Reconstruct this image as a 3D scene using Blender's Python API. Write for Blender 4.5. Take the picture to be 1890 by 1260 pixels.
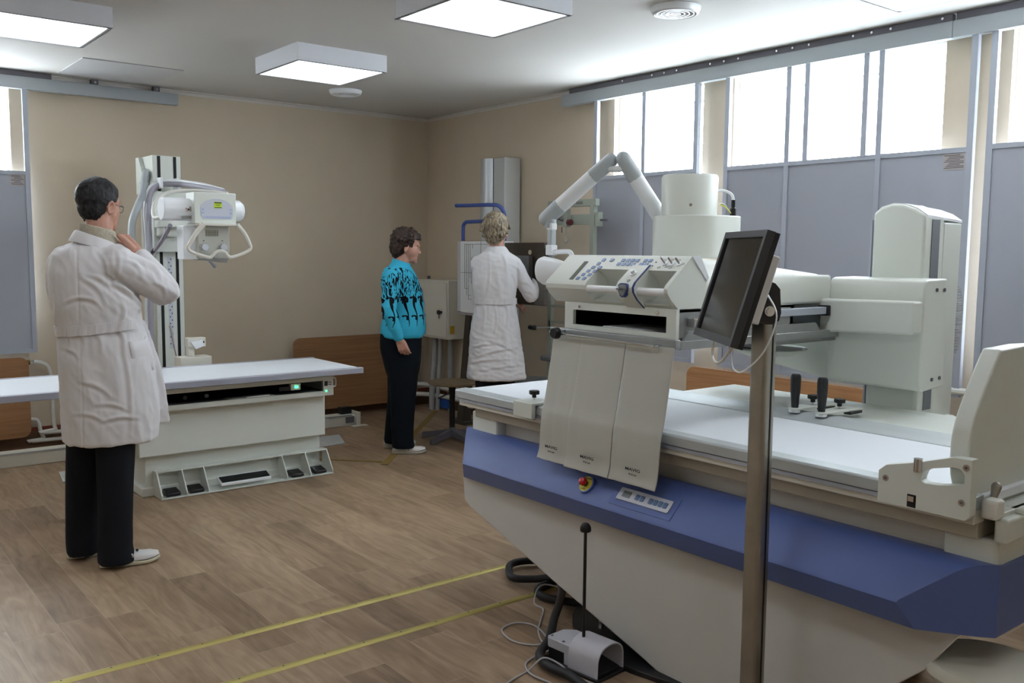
import bpy, bmesh, math, random
from math import pi, sin, cos, radians as R
from mathutils import Vector as V, Matrix, noise
random.seed(7)
scn = bpy.context.scene
for o in list(bpy.data.objects): bpy.data.objects.remove(o, do_unlink=True)
COL = scn.collection
# ---------------------------------------------------------------- camera
CAM = V((-4.80895799, -7.33452569, 1.46))
YAW, PITCH, ROLL, F = 0.672570573, 0.0976806910, -0.00887623392, 1695.01576
cd = bpy.data.cameras.new('camera'); cam = bpy.data.objects.new('camera', cd); COL.objects.link(cam)
fw = V((sin(YAW)*cos(PITCH), cos(YAW)*cos(PITCH), -sin(PITCH)))
r0 = V((cos(YAW), -sin(YAW), 0)); d0 = fw.cross(r0)
rt = cos(ROLL)*r0 + sin(ROLL)*d0; dn = -sin(ROLL)*r0 + cos(ROLL)*d0
m = Matrix((rt, -dn, -fw)).transposed().to_4x4(); m.translation = CAM
cam.matrix_world = m
cd.sensor_width = 36; cd.lens = F/1890*36; cd.clip_start = .02
scn.camera = cam
# ---------------------------------------------------------------- world, exposure
w = bpy.data.worlds.new('overcast_sky'); scn.world = w; w.use_nodes = True
bg = w.node_tree.nodes['Background']; bg.inputs[0].default_value = (.84, .93, 1.0, 1); bg.inputs[1].default_value = 14.0
scn.view_settings.view_transform = 'Standard'; scn.view_settings.look = 'None'
scn.view_settings.gamma = 1; scn.view_settings.use_curve_mapping = False
scn.view_settings.exposure = 0.47
LAMP = 4.0
# ---------------------------------------------------------------- materials
def lin(c): return tuple(((x/255)/12.92 if x/255 <= .04045 else ((x/255+.055)/1.055)**2.4) for x in c)
MATS = {}
def mat(name, rgb, rough=.5, metal=0, bump=0, bscale=300, spec=.5, emit=None, estr=1, coat=0, var=0, vscale=6, aniso=0):
    if name in MATS: return MATS[name]
    M = bpy.data.materials.new(name); M.use_nodes = True; nt = M.node_tree; b = nt.nodes['Principled BSDF']
    c = lin(rgb) + (1,)
    b.inputs['Base Color'].default_value = c; b.inputs['Roughness'].default_value = rough
    b.inputs['Metallic'].default_value = metal; b.inputs['Specular IOR Level'].default_value = spec
    if coat: b.inputs['Coat Weight'].default_value = coat; b.inputs['Coat Roughness'].default_value = .15
    tc = nt.nodes.new('ShaderNodeTexCoord')
    if var:
        n = nt.nodes.new('ShaderNodeTexNoise'); n.inputs['Scale'].default_value = vscale; n.inputs['Detail'].default_value = 4
        nt.links.new(tc.outputs['Object'], n.inputs['Vector'])
        mx = nt.nodes.new('ShaderNodeMixRGB'); mx.blend_type = 'MULTIPLY'; mx.inputs[0].default_value = 1
        mx.inputs[1].default_value = c
        mr = nt.nodes.new('ShaderNodeMapRange'); mr.inputs[1].default_value = .3; mr.inputs[2].default_value = .7
        mr.inputs[3].default_value = 1-var; mr.inputs[4].default_value = 1
        nt.links.new(n.outputs[0], mr.inputs[0]); nt.links.new(mr.outputs[0], mx.inputs[2]); nt.links.new(mx.outputs[0], b.inputs['Base Color'])
    if bump:
        n2 = nt.nodes.new('ShaderNodeTexNoise'); n2.inputs['Scale'].default_value = bscale; n2.inputs['Detail'].default_value = 2
        nt.links.new(tc.outputs['Object'], n2.inputs['Vector'])
        bp = nt.nodes.new('ShaderNodeBump'); bp.inputs['Strength'].default_value = bump; bp.inputs['Distance'].default_value = .002
        nt.links.new(n2.outputs[0], bp.inputs['Height']); nt.links.new(bp.outputs[0], b.inputs['Normal'])
    if emit: b.inputs['Emission Color'].default_value = lin(emit)+(1,); b.inputs['Emission Strength'].default_value = estr
    MATS[name] = M; return M
WHITE = mat('powder_coated_white', (217,221,214), .34, bump=.25, bscale=700, spec=.45)
WARMW = mat('warm_white_paint', (214,211,200), .42, bump=.1, bscale=500)
BODYW = mat('matt_cream_panel', (200,198,194), .55, bump=.15, bscale=500)
PURE = mat('glossy_white_plastic', (232,235,238), .28)
GREYP = mat('grey_plastic_joint', (176,184,188), .4)
TABLE = mat('satin_white_laminate', (224,229,234), .42, bump=.03, bscale=900)
RAILM = mat('anodised_aluminium', (186,192,194), .42, metal=.3)
BLUE = mat('blue_powder_coat', (84,104,166), .36, bump=.35, bscale=800, spec=.6)
BLUED = mat('navy_trim', (40,60,125), .4)
STEEL = mat('brushed_steel', (172,168,160), .4, metal=1, var=.2, vscale=9)
ZINC = mat('galvanised_metal', (165,168,168), .4, metal=.6, var=.12, vscale=14)
CHROME = mat('chrome', (215,217,220), .12, metal=1)
BLACK = mat('black_plastic', (22,23,26), .35)
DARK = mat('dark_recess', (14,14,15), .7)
RUBBER = mat('black_rubber', (28,28,30), .6, bump=.3, bscale=200)
LEADP = mat('grey_shielding_sheet', (168,172,184), .55, var=.04, vscale=2, bump=.05, bscale=200)
ALU = mat('grey_aluminium_profile', (172,178,190), .45, metal=.15)
FASCIA = mat('grey_fascia_profile', (166,172,176), .5, bump=.1, bscale=400)
DGREY = mat('dark_grey_bracket', (98,96,104), .5)
PIPE = mat('white_painted_pipe', (212,211,205), .35)
TOPM = mat('matt_white_laminate', (226,230,236), .5)
KEY = mat('blue_grey_key', (104,132,178), .4)
LGREY = mat('light_grey_label', (200,203,214), .45)
INK = mat('black_ink', (22,22,28), .6)
REDINK = mat('red_ink', (150,30,40), .6)
LEADC = mat('grey_lead_vinyl', (184,184,176), .5, bump=.2, bscale=250)
SKIN = mat('skin', (198,150,130), .5, var=.12, vscale=30, spec=.35)
COATM = mat('white_cotton_coat', (214,212,214), .8, bump=.06, bscale=900, spec=.2)
BLACKC = mat('black_trousers', (26,28,33), .85, bump=.2, bscale=500, spec=.15)
NAVYC = mat('dark_navy_trousers', (13,20,27), .85, spec=.15)
SHOEW = mat('white_leather', (216,214,212), .4)
SOLE = mat('cream_sole', (206,200,176), .55)
GLASSG = mat('screen_glass', (26,25,24), .12, spec=.6)
BEZEL = mat('dark_grey_bezel', (50,52,57), .42)

def woodmat(name, c1, c2, axis='X', rough=.42):
    M = bpy.data.materials.new(name); M.use_nodes = True; nt = M.node_tree; b = nt.nodes['Principled BSDF']
    tc = nt.nodes.new('ShaderNodeTexCoord'); mp = nt.nodes.new('ShaderNodeMapping')
    mp.inputs['Scale'].default_value = (1.2, 30, 40) if axis == 'X' else ((30, 1.2, 40) if axis == 'Y' else (30,30,1.5))
    n = nt.nodes.new('ShaderNodeTexNoise'); n.inputs['Scale'].default_value = 1.6; n.inputs['Detail'].default_value = 6; n.inputs['Distortion'].default_value = .6
    cr = nt.nodes.new('ShaderNodeValToRGB'); cr.color_ramp.elements[0].color = lin(c1)+(1,); cr.color_ramp.elements[1].color = lin(c2)+(1,)
    cr.color_ramp.elements[0].position = .3; cr.color_ramp.elements[1].position = .7
    nt.links.new(tc.outputs['Object'], mp.inputs[0]); nt.links.new(mp.outputs[0], n.inputs['Vector'])
    nt.links.new(n.outputs[0], cr.inputs[0]); nt.links.new(cr.outputs[0], b.inputs['Base Color']); b.inputs['Roughness'].default_value = rough
    return M
BEECHX = woodmat('beech_laminate_along_x', (138,98,64), (160,118,80), 'X')
BEECHY = woodmat('beech_laminate_along_y', (170,122,80), (196,148,104), 'Y')
STOOLW = woodmat('worn_plywood', (126,108,80), (160,140,108), 'X')

def mathn(nt, op, a, b=None, c=None):
    n = nt.nodes.new('ShaderNodeMath'); n.operation = op
    for i, x in enumerate((a, b, c)):
        if x is None: continue
        if isinstance(x, (int, float)): n.inputs[i].default_value = x
        else: nt.links.new(x, n.inputs[i])
    return n.outputs[0]
def floormat():
    M = bpy.data.materials.new('oak_plank_linoleum'); M.use_nodes = True; nt = M.node_tree; b = nt.nodes['Principled BSDF']
    L = nt.links; tc = nt.nodes.new('ShaderNodeTexCoord'); sp = nt.nodes.new('ShaderNodeSeparateXYZ'); L.new(tc.outputs['Object'], sp.inputs[0])
    mm = lambda op, a, b_=None, c=None: mathn(nt, op, a, b_, c)
    X = mm('DIVIDE', mm('ADD', sp.outputs[0], 4.04+.168*40), .168)
    row = mm('FLOOR', X); fx = mm('FRACT', X)
    wn = nt.nodes.new('ShaderNodeTexWhiteNoise'); wn.noise_dimensions = '1D'; L.new(row, wn.inputs['W'])
    Y = mm('DIVIDE', mm('ADD', mm('ADD', sp.outputs[1], 30), mm('MULTIPLY', wn.outputs['Value'], .95)), .95)
    col = mm('FLOOR', Y); fy = mm('FRACT', Y)
    cid = mm('ADD', mm('MULTIPLY', row, 13.37), mm('MULTIPLY', col, 7.13))
    wn2 = nt.nodes.new('ShaderNodeTexWhiteNoise'); wn2.noise_dimensions = '1D'; L.new(cid, wn2.inputs['W'])
    cx = nt.nodes.new('ShaderNodeCombineXYZ'); L.new(mm('MULTIPLY', sp.outputs[0], 16), cx.inputs[0])
    L.new(mm('MULTIPLY', sp.outputs[1], 1.9), cx.inputs[1]); L.new(mm('MULTIPLY', wn2.outputs['Value'], 40), cx.inputs[2])
    n = nt.nodes.new('ShaderNodeTexNoise'); n.inputs['Scale'].default_value = 1.0; n.inputs['Detail'].default_value = 7; n.inputs['Roughness'].default_value = .55; n.inputs['Distortion'].default_value = 1.4
    L.new(cx.outputs[0], n.inputs['Vector'])
    cx2 = nt.nodes.new('ShaderNodeCombineXYZ'); L.new(mm('MULTIPLY', sp.outputs[0], 160), cx2.inputs[0]); L.new(mm('MULTIPLY', sp.outputs[1], 7), cx2.inputs[1]); L.new(cid, cx2.inputs[2])
    n2 = nt.nodes.new('ShaderNodeTexNoise'); n2.inputs['Scale'].default_value = 1; n2.inputs['Detail'].default_value = 3; L.new(cx2.outputs[0], n2.inputs['Vector'])
    # soft knots and cathedral figure
    cx3 = nt.nodes.new('ShaderNodeCombineXYZ'); L.new(mm('MULTIPLY', sp.outputs[0], 5.5), cx3.inputs[0]); L.new(mm('MULTIPLY', sp.outputs[1], 1.3), cx3.inputs[1]); L.new(mm('MULTIPLY', wn2.outputs['Value'], 21), cx3.inputs[2])
    n3 = nt.nodes.new('ShaderNodeTexNoise'); n3.inputs['Scale'].default_value = 1.2; n3.inputs['Detail'].default_value = 1; L.new(cx3.outputs[0], n3.inputs['Vector'])
    rings = mm('MULTIPLY', mm('SINE', mm('MULTIPLY', n3.outputs[0], 60)), .028)
    v = mm('ADD', mm('ADD', mm('ADD', mm('MULTIPLY', n.outputs[0], .62), mm('MULTIPLY', n2.outputs[0], .2)), mm('MULTIPLY', wn2.outputs['Value'], .2)), rings)
    cr = nt.nodes.new('ShaderNodeValToRGB'); e = cr.color_ramp.elements
    e[0].position = .28; e[0].color = lin((114,93,72))+(1,); e[1].position = .78; e[1].color = lin((182,159,131))+(1,)
    e2 = e.new(.52); e2.color = lin((152,127,102))+(1,)
    L.new(v, cr.inputs[0])
    s1 = mm('LESS_THAN', fx, .012); s2 = mm('LESS_THAN', fy, .0025); s = mm('MAXIMUM', s1, s2)
    mx = nt.nodes.new('ShaderNodeMixRGB'); L.new(mm('MULTIPLY', s, .55), mx.inputs[0]); L.new(cr.outputs[0], mx.inputs[1]); mx.inputs[2].default_value = lin((196,176,150))+(1,)
    L.new(mx.outputs[0], b.inputs['Base Color'])
    rr = mm('ADD', mm('MULTIPLY', n2.outputs[0], .16), .34); L.new(rr, b.inputs['Roughness']); b.inputs['Specular IOR Level'].default_value = .45
    bp = nt.nodes.new('ShaderNodeBump'); bp.inputs['Strength'].default_value = .12; bp.inputs['Distance'].default_value = .001
    L.new(mm('SUBTRACT', n2.outputs[0], s), bp.inputs['Height']); L.new(bp.outputs[0], b.inputs['Normal'])
    return M
def wallmat():
    return mat('beige_wall_paint', (209,195,174), .75, bump=.25, bscale=160, var=.05, vscale=3, spec=.25)
def glassmat():
    M = bpy.data.materials.new('window_glass'); M.use_nodes = True; nt = M.node_tree
    for n in list(nt.nodes):
        if n.type != 'OUTPUT_MATERIAL': nt.nodes.remove(n)
    out = nt.nodes['Material Output']; t = nt.nodes.new('ShaderNodeBsdfTransparent'); g = nt.nodes.new('ShaderNodeBsdfGlossy'); g.inputs['Roughness'].default_value = .03
    mx = nt.nodes.new('ShaderNodeMixShader'); mx.inputs[0].default_value = .05
    nt.links.new(t.outputs[0], mx.inputs[1]); nt.links.new(g.outputs[0], mx.inputs[2]); nt.links.new(mx.outputs[0], out.inputs[0])
    return M
GLASS = glassmat()
# ---------------------------------------------------------------- mesh builder
ORG = {}
class MB:
    def __init__(s, T=None): s.v = []; s.f = []; s.T = T
    def add(s, vs, fs):
        n = len(s.v)
        for p in vs:
            p = V(p); s.v.append(s.T @ p if s.T is not None else p)
        s.f += [tuple(i+n for i in f) for f in fs]; return s
    def box(s, x0, x1, y0, y1, z0, z1):
        x0, x1 = min(x0,x1), max(x0,x1); y0, y1 = min(y0,y1), max(y0,y1); z0, z1 = min(z0,z1), max(z0,z1)
        return s.add([(x0,y0,z0),(x1,y0,z0),(x1,y1,z0),(x0,y1,z0),(x0,y0,z1),(x1,y0,z1),(x1,y1,z1),(x0,y1,z1)],
              [(0,3,2,1),(4,5,6,7),(0,1,5,4),(1,2,6,5),(2,3,7,6),(3,0,4,7)])
    def prism(s, pts, ax, a0, a1):
        # pts in the plane of the two remaining axes (x,y)|(x,z)|(y,z)
        def mk(p, a): return (a,p[0],p[1]) if ax == 0 else ((p[0],a,p[1]) if ax == 1 else (p[0],p[1],a))
        n = len(pts); vs = [mk(p,a0) for p in pts]+[mk(p,a1) for p in pts]
        fs = [tuple(range(n)), tuple(range(2*n-1,n-1,-1))]+[(i,i+n,(i+1)%n+n,(i+1)%n) for i in range(n)]
        return s.add(vs, fs)
    def loft(s, rings, cap=True, closed=True):
        n = len(rings[0]); vs = [p for r in rings for p in r]; fs = []
        for k in range(len(rings)-1):
            for i in range(n if closed else n-1):
                j = (i+1) % n; fs.append((k*n+i, k*n+j, (k+1)*n+j, (k+1)*n+i))
        if cap: fs += [tuple(range(n-1,-1,-1)), tuple((len(rings)-1)*n+i for i in range(n))]
        return s.add(vs, fs)
    def cyl(s, p0, p1, r0, r1=None, n=20, cap=True):
        p0, p1 = V(p0), V(p1); r1 = r0 if r1 is None else r1; d = (p1-p0).normalized()
        a = d.orthogonal().normalized(); b = d.cross(a)
        return s.loft([[p+(a*cos(t)+b*sin(t))*r for t in [2*pi*i/n for i in range(n)]] for p, r in ((p0,r0),(p1,r1))], cap)
    def tube(s, pts, r, n=10, sub=6, cap=True, flat=1):
        P = smooth_path(pts, sub) if sub > 1 else [V(p) for p in pts]
        rs = []; a = None
        for i, p in enumerate(P):
            t = (P[min(i+1,len(P)-1)]-P[max(i-1,0)]).normalized()
            if a is None: a = t.orthogonal().normalized()
            a = (a - t*a.dot(t)).normalized(); b = t.cross(a)
            rr = r(i/(len(P)-1)) if callable(r) else r
            rs.append([p+(a*cos(q)+b*sin(q)*flat)*rr for q in [2*pi*k/n for k in range(n)]])
        return s.loft(rs, cap)
    def lathe(s, prof, c=(0,0,0), n=28, axis='z'):
        c = V(c); rs = []
        for r, z in prof:
            ring = []
            for k in range(n):
                q = 2*pi*k/n; p = V((r*cos(q), r*sin(q), z))
                if axis == 'x': p = V((z, p.x, p.y))
                if axis == 'y': p = V((p.x, z, -p.y))
                ring.append(c+p)
            rs.append(ring)
        if prof[0][0] > .001 and prof[-1][0] > .001 and len(prof) > 2: return s.loft(rs+[rs[0]], False)
        return s.loft(rs, True)
    def ball(s, c, r, n=14, m_=9):
        if isinstance(r, (int,float)): r = (r,r,r)
        c = V(c); vs = [c+V((0,0,-r[2]))]; 
        for j in range(1, m_):
            t = -pi/2+pi*j/m_
            for k in range(n): vs.append(c+V((r[0]*cos(t)*cos(2*pi*k/n), r[1]*cos(t)*sin(2*pi*k/n), r[2]*sin(t))))
        vs.append(c+V((0,0,r[2]))); fs = []
        for k in range(n): fs.append((0, 1+(k+1)%n, 1+k))
        for j in range(m_-2):
            for k in range(n):
                a = 1+j*n+k; b = 1+j*n+(k+1)%n; fs.append((a,b,b+n,a+n))
        o = 1+(m_-2)*n; t = len(vs)-1
        for k in range(n): fs.append((o+k, o+(k+1)%n, t))
        return s.add(vs, fs)
    def cap(s, p0, r0, p1, r1, n=14):
        p0, p1 = V(p0), V(p1); s.ball(p0, r0, n, 8); s.ball(p1, r1, n, 8); return s.cyl(p0, p1, r0, r1, n)
    def chain(s, pts, n=12):
        for (p0, r0), (p1, r1) in zip(pts, pts[1:]): s.cap(p0, r0, p1, r1, n)
        return s
    def build(s, name, material, parent=None, bevel=0, seg=2, angle=35, smooth=True, kind=None):
        org = ORG.get(parent.name, V((0,0,0))) if parent else V((0,0,0))
        me = bpy.data.meshes.new(name); me.from_pydata([tuple(p-org) for p in s.v], [], s.f); me.update()
        bm = bmesh.new(); bm.from_mesh(me); bmesh.ops.recalc_face_normals(bm, faces=bm.faces); bm.to_mesh(me); bm.free()
        o = bpy.data.objects.new(name, me); COL.objects.link(o); me.materials.append(material)
        if parent: o.parent = parent; ORG[o.name] = org
        else: ORG[o.name] = V((0,0,0))
        if bevel:
            b = o.modifiers.new('bevel', 'BEVEL'); b.width = bevel; b.segments = seg; b.limit_method = 'ANGLE'; b.angle_limit = R(30); b.harden_normals = False
        if smooth:
            me.shade_smooth(); me.set_sharp_from_angle(angle=R(angle))
        if kind: o['kind'] = kind
        return o
def smooth_path(pts, sub):
    P = [V(p) for p in pts]; out = []
    for i in range(len(P)-1):
        p0 = P[max(i-1,0)]; p1 = P[i]; p2 = P[i+1]; p3 = P[min(i+2,len(P)-1)]
        for k in range(sub):
            t = k/sub; out.append(.5*((2*p1)+(p2-p0)*t+(2*p0-5*p1+4*p2-p3)*t*t+(3*p1-p0-3*p2+p3)*t**3))
    out.append(P[-1]); return out
def thing(name, label, cat, loc, group=None):
    o = bpy.data.objects.new(name, None); COL.objects.link(o); o.location = loc; o.empty_display_size = .1
    o['label'] = label; o['category'] = cat
    if group: o['group'] = group
    ORG[o.name] = V(loc); return o
def tag(o, label, cat, group=None):
    o['label'] = label; o['category'] = cat
    if group: o['group'] = group
    return o
def recenter(o):
    # move a single-mesh thing's origin to its base centre
    me = o.data; xs = [v.co for v in me.vertices]
    c = V(((min(p.x for p in xs)+max(p.x for p in xs))/2, (min(p.y for p in xs)+max(p.y for p in xs))/2, min(p.z for p in xs)))
    me.transform(Matrix.Translation(-c)); o.location = c; ORG[o.name] = c; return o
def text(name, body, size, M4, material, parent, depth=.0006, spacing=1, align='CENTER', bold=0, sx=1, sy=1):
    cu = bpy.data.curves.new(name, 'FONT'); cu.body = body; cu.size = size; cu.align_x = align; cu.align_y = 'CENTER'; cu.extrude = depth; cu.space_character = spacing; cu.resolution_u = 3; cu.offset = bold
    t = bpy.data.objects.new(name+'_src', cu); COL.objects.link(t); bpy.context.view_layer.update()
    me = bpy.data.meshes.new_from_object(t.evaluated_get(bpy.context.evaluated_depsgraph_get()))
    bpy.data.objects.remove(t, do_unlink=True)
    org = ORG.get(parent.name, V((0,0,0)))
    me.transform(Matrix.Translation(-org) @ M4 @ Matrix.Diagonal((sx,sy,1,1))); me.materials.clear(); me.materials.append(material)
    o = bpy.data.objects.new(name, me); COL.objects.link(o); o.parent = parent; ORG[o.name] = org; return o
def frame(o, x, y, z=None):
    x, y = V(x).normalized(), V(y).normalized(); z = x.cross(y) if z is None else V(z)
    M4 = Matrix((x, y, z)).transposed().to_4x4(); M4.translation = V(o); return M4
def rrect(x0, x1, y0, y1, r, k=5):
    pts = []
    for cx, cy, a in ((x1-r,y1-r,0),(x0+r,y1-r,90),(x0+r,y0+r,180),(x1-r,y0+r,270)):
        for i in range(k+1): pts.append((cx+r*cos(R(a+90*i/k)), cy+r*sin(R(a+90*i/k))))
    return pts
# ================================================================ ROOM
CZ = 2.68
FL = MB().box(-7.2,.25,-8.8,.25,-.1,0).build('floor', floormat(), kind='structure', smooth=False)
WM = wallmat(); CM = mat('white_ceiling_paint', (206,204,200), .85, spec=.2, var=.02, vscale=1)
MB().box(-7.2,.25,-8.8,.25,CZ,CZ+.1).build('ceiling', CM, kind='structure', smooth=False)
def wall_with_holes(name, ax, a0, a1, lo, hi, holes, mat_):
    mb = MB()
    def bx(u0, u1, z0, z1):
        if ax == 0: mb.box(a0,a1,u0,u1,z0,z1)
        else: mb.box(u0,u1,a0,a1,z0,z1)
    cur = lo
    for u0, u1, z0, z1 in sorted(holes):
        bx(cur,u0,0,CZ); bx(u0,u1,0,z0); bx(u0,u1,z1,CZ); cur = u1
    bx(cur,hi,0,CZ)
    return mb.build(name, mat_, kind='structure', smooth=False)
HB = [(-3.295,-2.47,.9,2.6), (-4.90,-3.545,.9,2.6), (-6.9,-5.235,.9,2.6)]
wall_with_holes('wall_right', 0, 0, .10, -8.8, .10, HB, WM)
HA = [(-5.3,-3.49,.9,2.6)]
wall_with_holes('wall_back', 1, 0, .10, -7.2, 0, HA, WM)
MB().box(-7.2,-7.1,-8.8,0,0,CZ).build('wall_left', WM, kind='structure', smooth=False)
MB().box(-7.1,0,-8.8,-8.7,0,CZ).build('wall_front', WM, kind='structure', smooth=False)
COR = mat('white_cornice', (206,202,196), .7)
cprof = [(0,CZ),(0,CZ-.03),(.008,CZ-.03),(.014,CZ-.012),(.03,CZ-.006),(.03,CZ)]
MB().prism([(-a,b) for a,b in cprof], 0, -7.1, 0).build('trim_1', COR, kind='structure')
MB().prism([(-a,b) for a,b in cprof], 1, -8.7, 0).build('trim_2', COR, kind='structure')
BASEM = mat('brown_linoleum_skirting', (112,84,62), .5, var=.2, vscale=12); REDT = mat('red_brown_edge_strip', (128,62,46), .5)
for nm, b1, b2 in (('baseboard_back', (-7.1,-.012,-.012,0), (-7.1,-.012,-.014,0)), ('baseboard_right', (-.012,0,-8.7,0), (-.014,0,-8.7,0))):
    o = MB().box(b1[0],b1[1],b1[2],b1[3],0,.13).build(nm, BASEM, kind='structure')
    MB().box(b2[0],b2[1],b2[2],b2[3],.13,.155).build('top_strip', REDT, o)
WF = mat('white_window_frame', (235,238,240), .4)
def window(n, ax, u0, u1, z0, z1, posts):
    mb = MB(); a0, a1 = .05, .09
    def bx(p, q, r_, t, c0=a0, c1=a1):
        if ax == 0: mb.box(c0,c1,p,q,r_,t)
        else: mb.box(p,q,c0,c1,r_,t)
    bx(u0,u1,z0,z0+.04); bx(u0,u1,z1-.03,z1); bx(u0,u0+.02,z0+.04,z1-.03); bx(u1-.02,u1,z0+.04,z1-.03)
    for p in posts: bx(p-.04,p+.04,z0+.04,z1-.03)
    o = mb.build('window_%d' % n, WF, kind='structure')
    g = MB(); 
    if ax == 0: g.box(.068,.072,u0+.01,u1-.01,z0+.01,z1-.01)
    else: g.box(u0+.01,u1-.01,.068,.072,z0+.01,z1-.01)
    g.build('glass', GLASS, o)
    s = MB()
    if ax == 0: s.box(-.02,.05,u0,u1,z0-.03,z0+.001)
    else: s.box(u0,u1,-.02,.05,z0-.03,z0+.001)
    s.build('sill', WF, o, bevel=.004)
    return o
window(1, 0, -3.295,-2.47,.9,2.6,[]); window(2, 0, -4.90,-3.545,.9,2.6,[]); window(3, 0, -6.9,-5.235,.9,2.6,[-6.0]); window(4, 1, -5.3,-3.49,.9,2.6,[-4.4])
BLIND = mat('pale_blue_blind_slat', (196,224,232), .6)
for (u0,u1) in ((-4.86,-3.80),(-3.26,-2.9)):
    t = thing('window_blind', 'pale horizontal blind behind the glass of the '+('wide middle window' if u0 < -4 else 'narrow window nearest the corner'), 'blind', (.12,(u0+u1)/2,1.9))
    MB().box(.11,.13,u0,u1,2.47,2.485).build('head_rail', BLIND, t)
    for k in range(14):
        z = 2.41-.028*k; MB().box(.11,.128,u0,u1,z,z+.0012).build('slat', BLIND, t, smooth=False)
# ================================================================ SLIDING SHIELDS
def shield(nm, label, ax, u0, u1, posts, z_sill=2.0, off=-.075, th=.03, sticker=None, zb=.73):
    # frame runs from zb to the rail; leaded sheet below the sill, open lights above
    t = thing(nm, label, 'shield panel', ((off, (u0+u1)/2, zb) if ax == 0 else ((u0+u1)/2, off, zb)))
    def bx(mb, p, q, r_, s_, c0=off-th/2, c1=off+th/2):
        if ax == 0: mb.box(c0,c1,p,q,r_,s_)
        else: mb.box(p,q,c0,c1,r_,s_)
    mb = MB(); 
    bx(mb, u0,u0+.032,zb,2.6); bx(mb, u1-.032,u1,zb,2.6)
    bx(mb, u0+.032,u1-.032,z_sill-.025,z_sill+.0,off-th/2+.001,off+th/2-.001); bx(mb, u0+.032,u1-.032,zb,zb+.028,off-th/2+.001,off+th/2-.001)
    mb.build('frame', ALU, t)
    for p, full in posts:
        mb = MB(); bx(mb, p-.016,p+.016, zb if full else z_sill-.01, 2.6, off-th/2-.002, off+th/2-.002); mb.build('mullion', ALU, t, bevel=.002)
    edges = [u0+.03]+sorted(p for p, f_ in posts if f_)+[u1-.03]
    for a, b in zip(edges, edges[1:]):
        mb = MB(); bx(mb, a,b,zb+.02,z_sill-.02, off-.006, off+.006); mb.build('lead_sheet', LEADP, t, smooth=False)
    if sticker:
        a, b, c, d = sticker; mb = MB(); bx(mb, a,b,c,d, off-.0085,off-.006)
        s_ = mb.build('data_label', mat('silver_data_label', (176,170,170), .5), t, smooth=False)
        mb = MB(); n = 9
        for k in range(n):
            z = d-.008-(d-c-.012)*k/n; q0 = a+.008+(.0 if k%3 else .02); q1 = b-.006-.025*((k*7)%4)/3
            if ax == 0: bx(mb, q0, q1, z-.0035, z, off-.0095, off-.0085)
            else: bx(mb, q0, q1, z-.0035, z, off-.0095, off-.0085)
        mb.build('printed_lines', mat('label_print', (96,88,92), .6), s_, smooth=False)
    return t
shield('window_shield', 'narrow grey lead shield panel before the window nearest the room corner', 0, -3.325,-2.35, [(-2.845,True)], 2.01)
shield('window_shield', 'widest grey lead shield panel, behind the tall white column', 0, -5.105,-3.545, [(-4.01,True),(-4.135,False),(-4.505,False),(-4.595,True)], 2.005, sticker=(-5.07,-4.955,1.895,1.978))
shield('window_shield', 'grey lead shield panel cut off by the right edge of the photo', 0, -6.9,-5.17, [(-6.0,True)], 2.01)
shield('window_shield', 'grey lead shield panel on the left wall beside the man', 1, -5.2,-3.39, [(-4.3,True)], 1.99, sticker=(-3.52,-3.425,1.885,1.975), zb=.71)
def rail(label, ax, segs, brackets, strips):
    loc = (-.1, (segs[0][0]+segs[-1][1])/2, 2.55) if ax == 0 else ((segs[0][0]+segs[-1][1])/2, -.1, 2.55)
    t = thing('shield_rail', label, 'rail', loc)
    for a, b in segs:
        mb = MB(); prof = [(-.105,2.555),(-.055,2.555),(-.055,2.64),(-.098,2.64),(-.105,2.63)]
        mb.prism(prof, 1 if ax == 0 else 0, a, b); mb.build('fascia', FASCIA, t)
    for a, b in strips:
        mb = MB(); (mb.box(-.095,-.06,a,b,2.641,2.677) if ax == 0 else mb.box(a,b,-.095,-.06,2.641,2.677)); st = mb.build('mounting_strip', DGREY, t)
        k = 0; p = a+.05
        while p < b-.03 and k < 14:
            q = MB(); c = (-.095,p,2.660) if ax == 0 else (p,-.095,2.660)
            (q.cyl(c,(c[0]-.004,c[1],c[2]),.007,n=8) if ax == 0 else q.cyl(c,(c[0],c[1]-.004,c[2]),.007,n=8)); q.build('bolt', CHROME, st); p += .11 if k % 3 else .28; k += 1
    for p in brackets:
        mb = MB(); mb.box(p-.022,p+.022,-.095,-.035,2.641,2.677); br = mb.build('bracket', DGREY, t)
        MB().cyl((p,-.095,2.656),(p,-.10,2.656),.009,n=10).build('bolt', CHROME, br)
    return t
rail('long pale grey sliding rail above the three windows of the right wall', 0, [(-8.6,-4.98),(-4.976,-2.0)], [], [(-8.6,-4.99),(-4.97,-2.08)])
rail('short pale grey sliding rail at the ceiling of the left wall', 1, [(-7.0,-2.345)], [-2.94,-2.5], [(-7.0,-3.23)])
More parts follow.
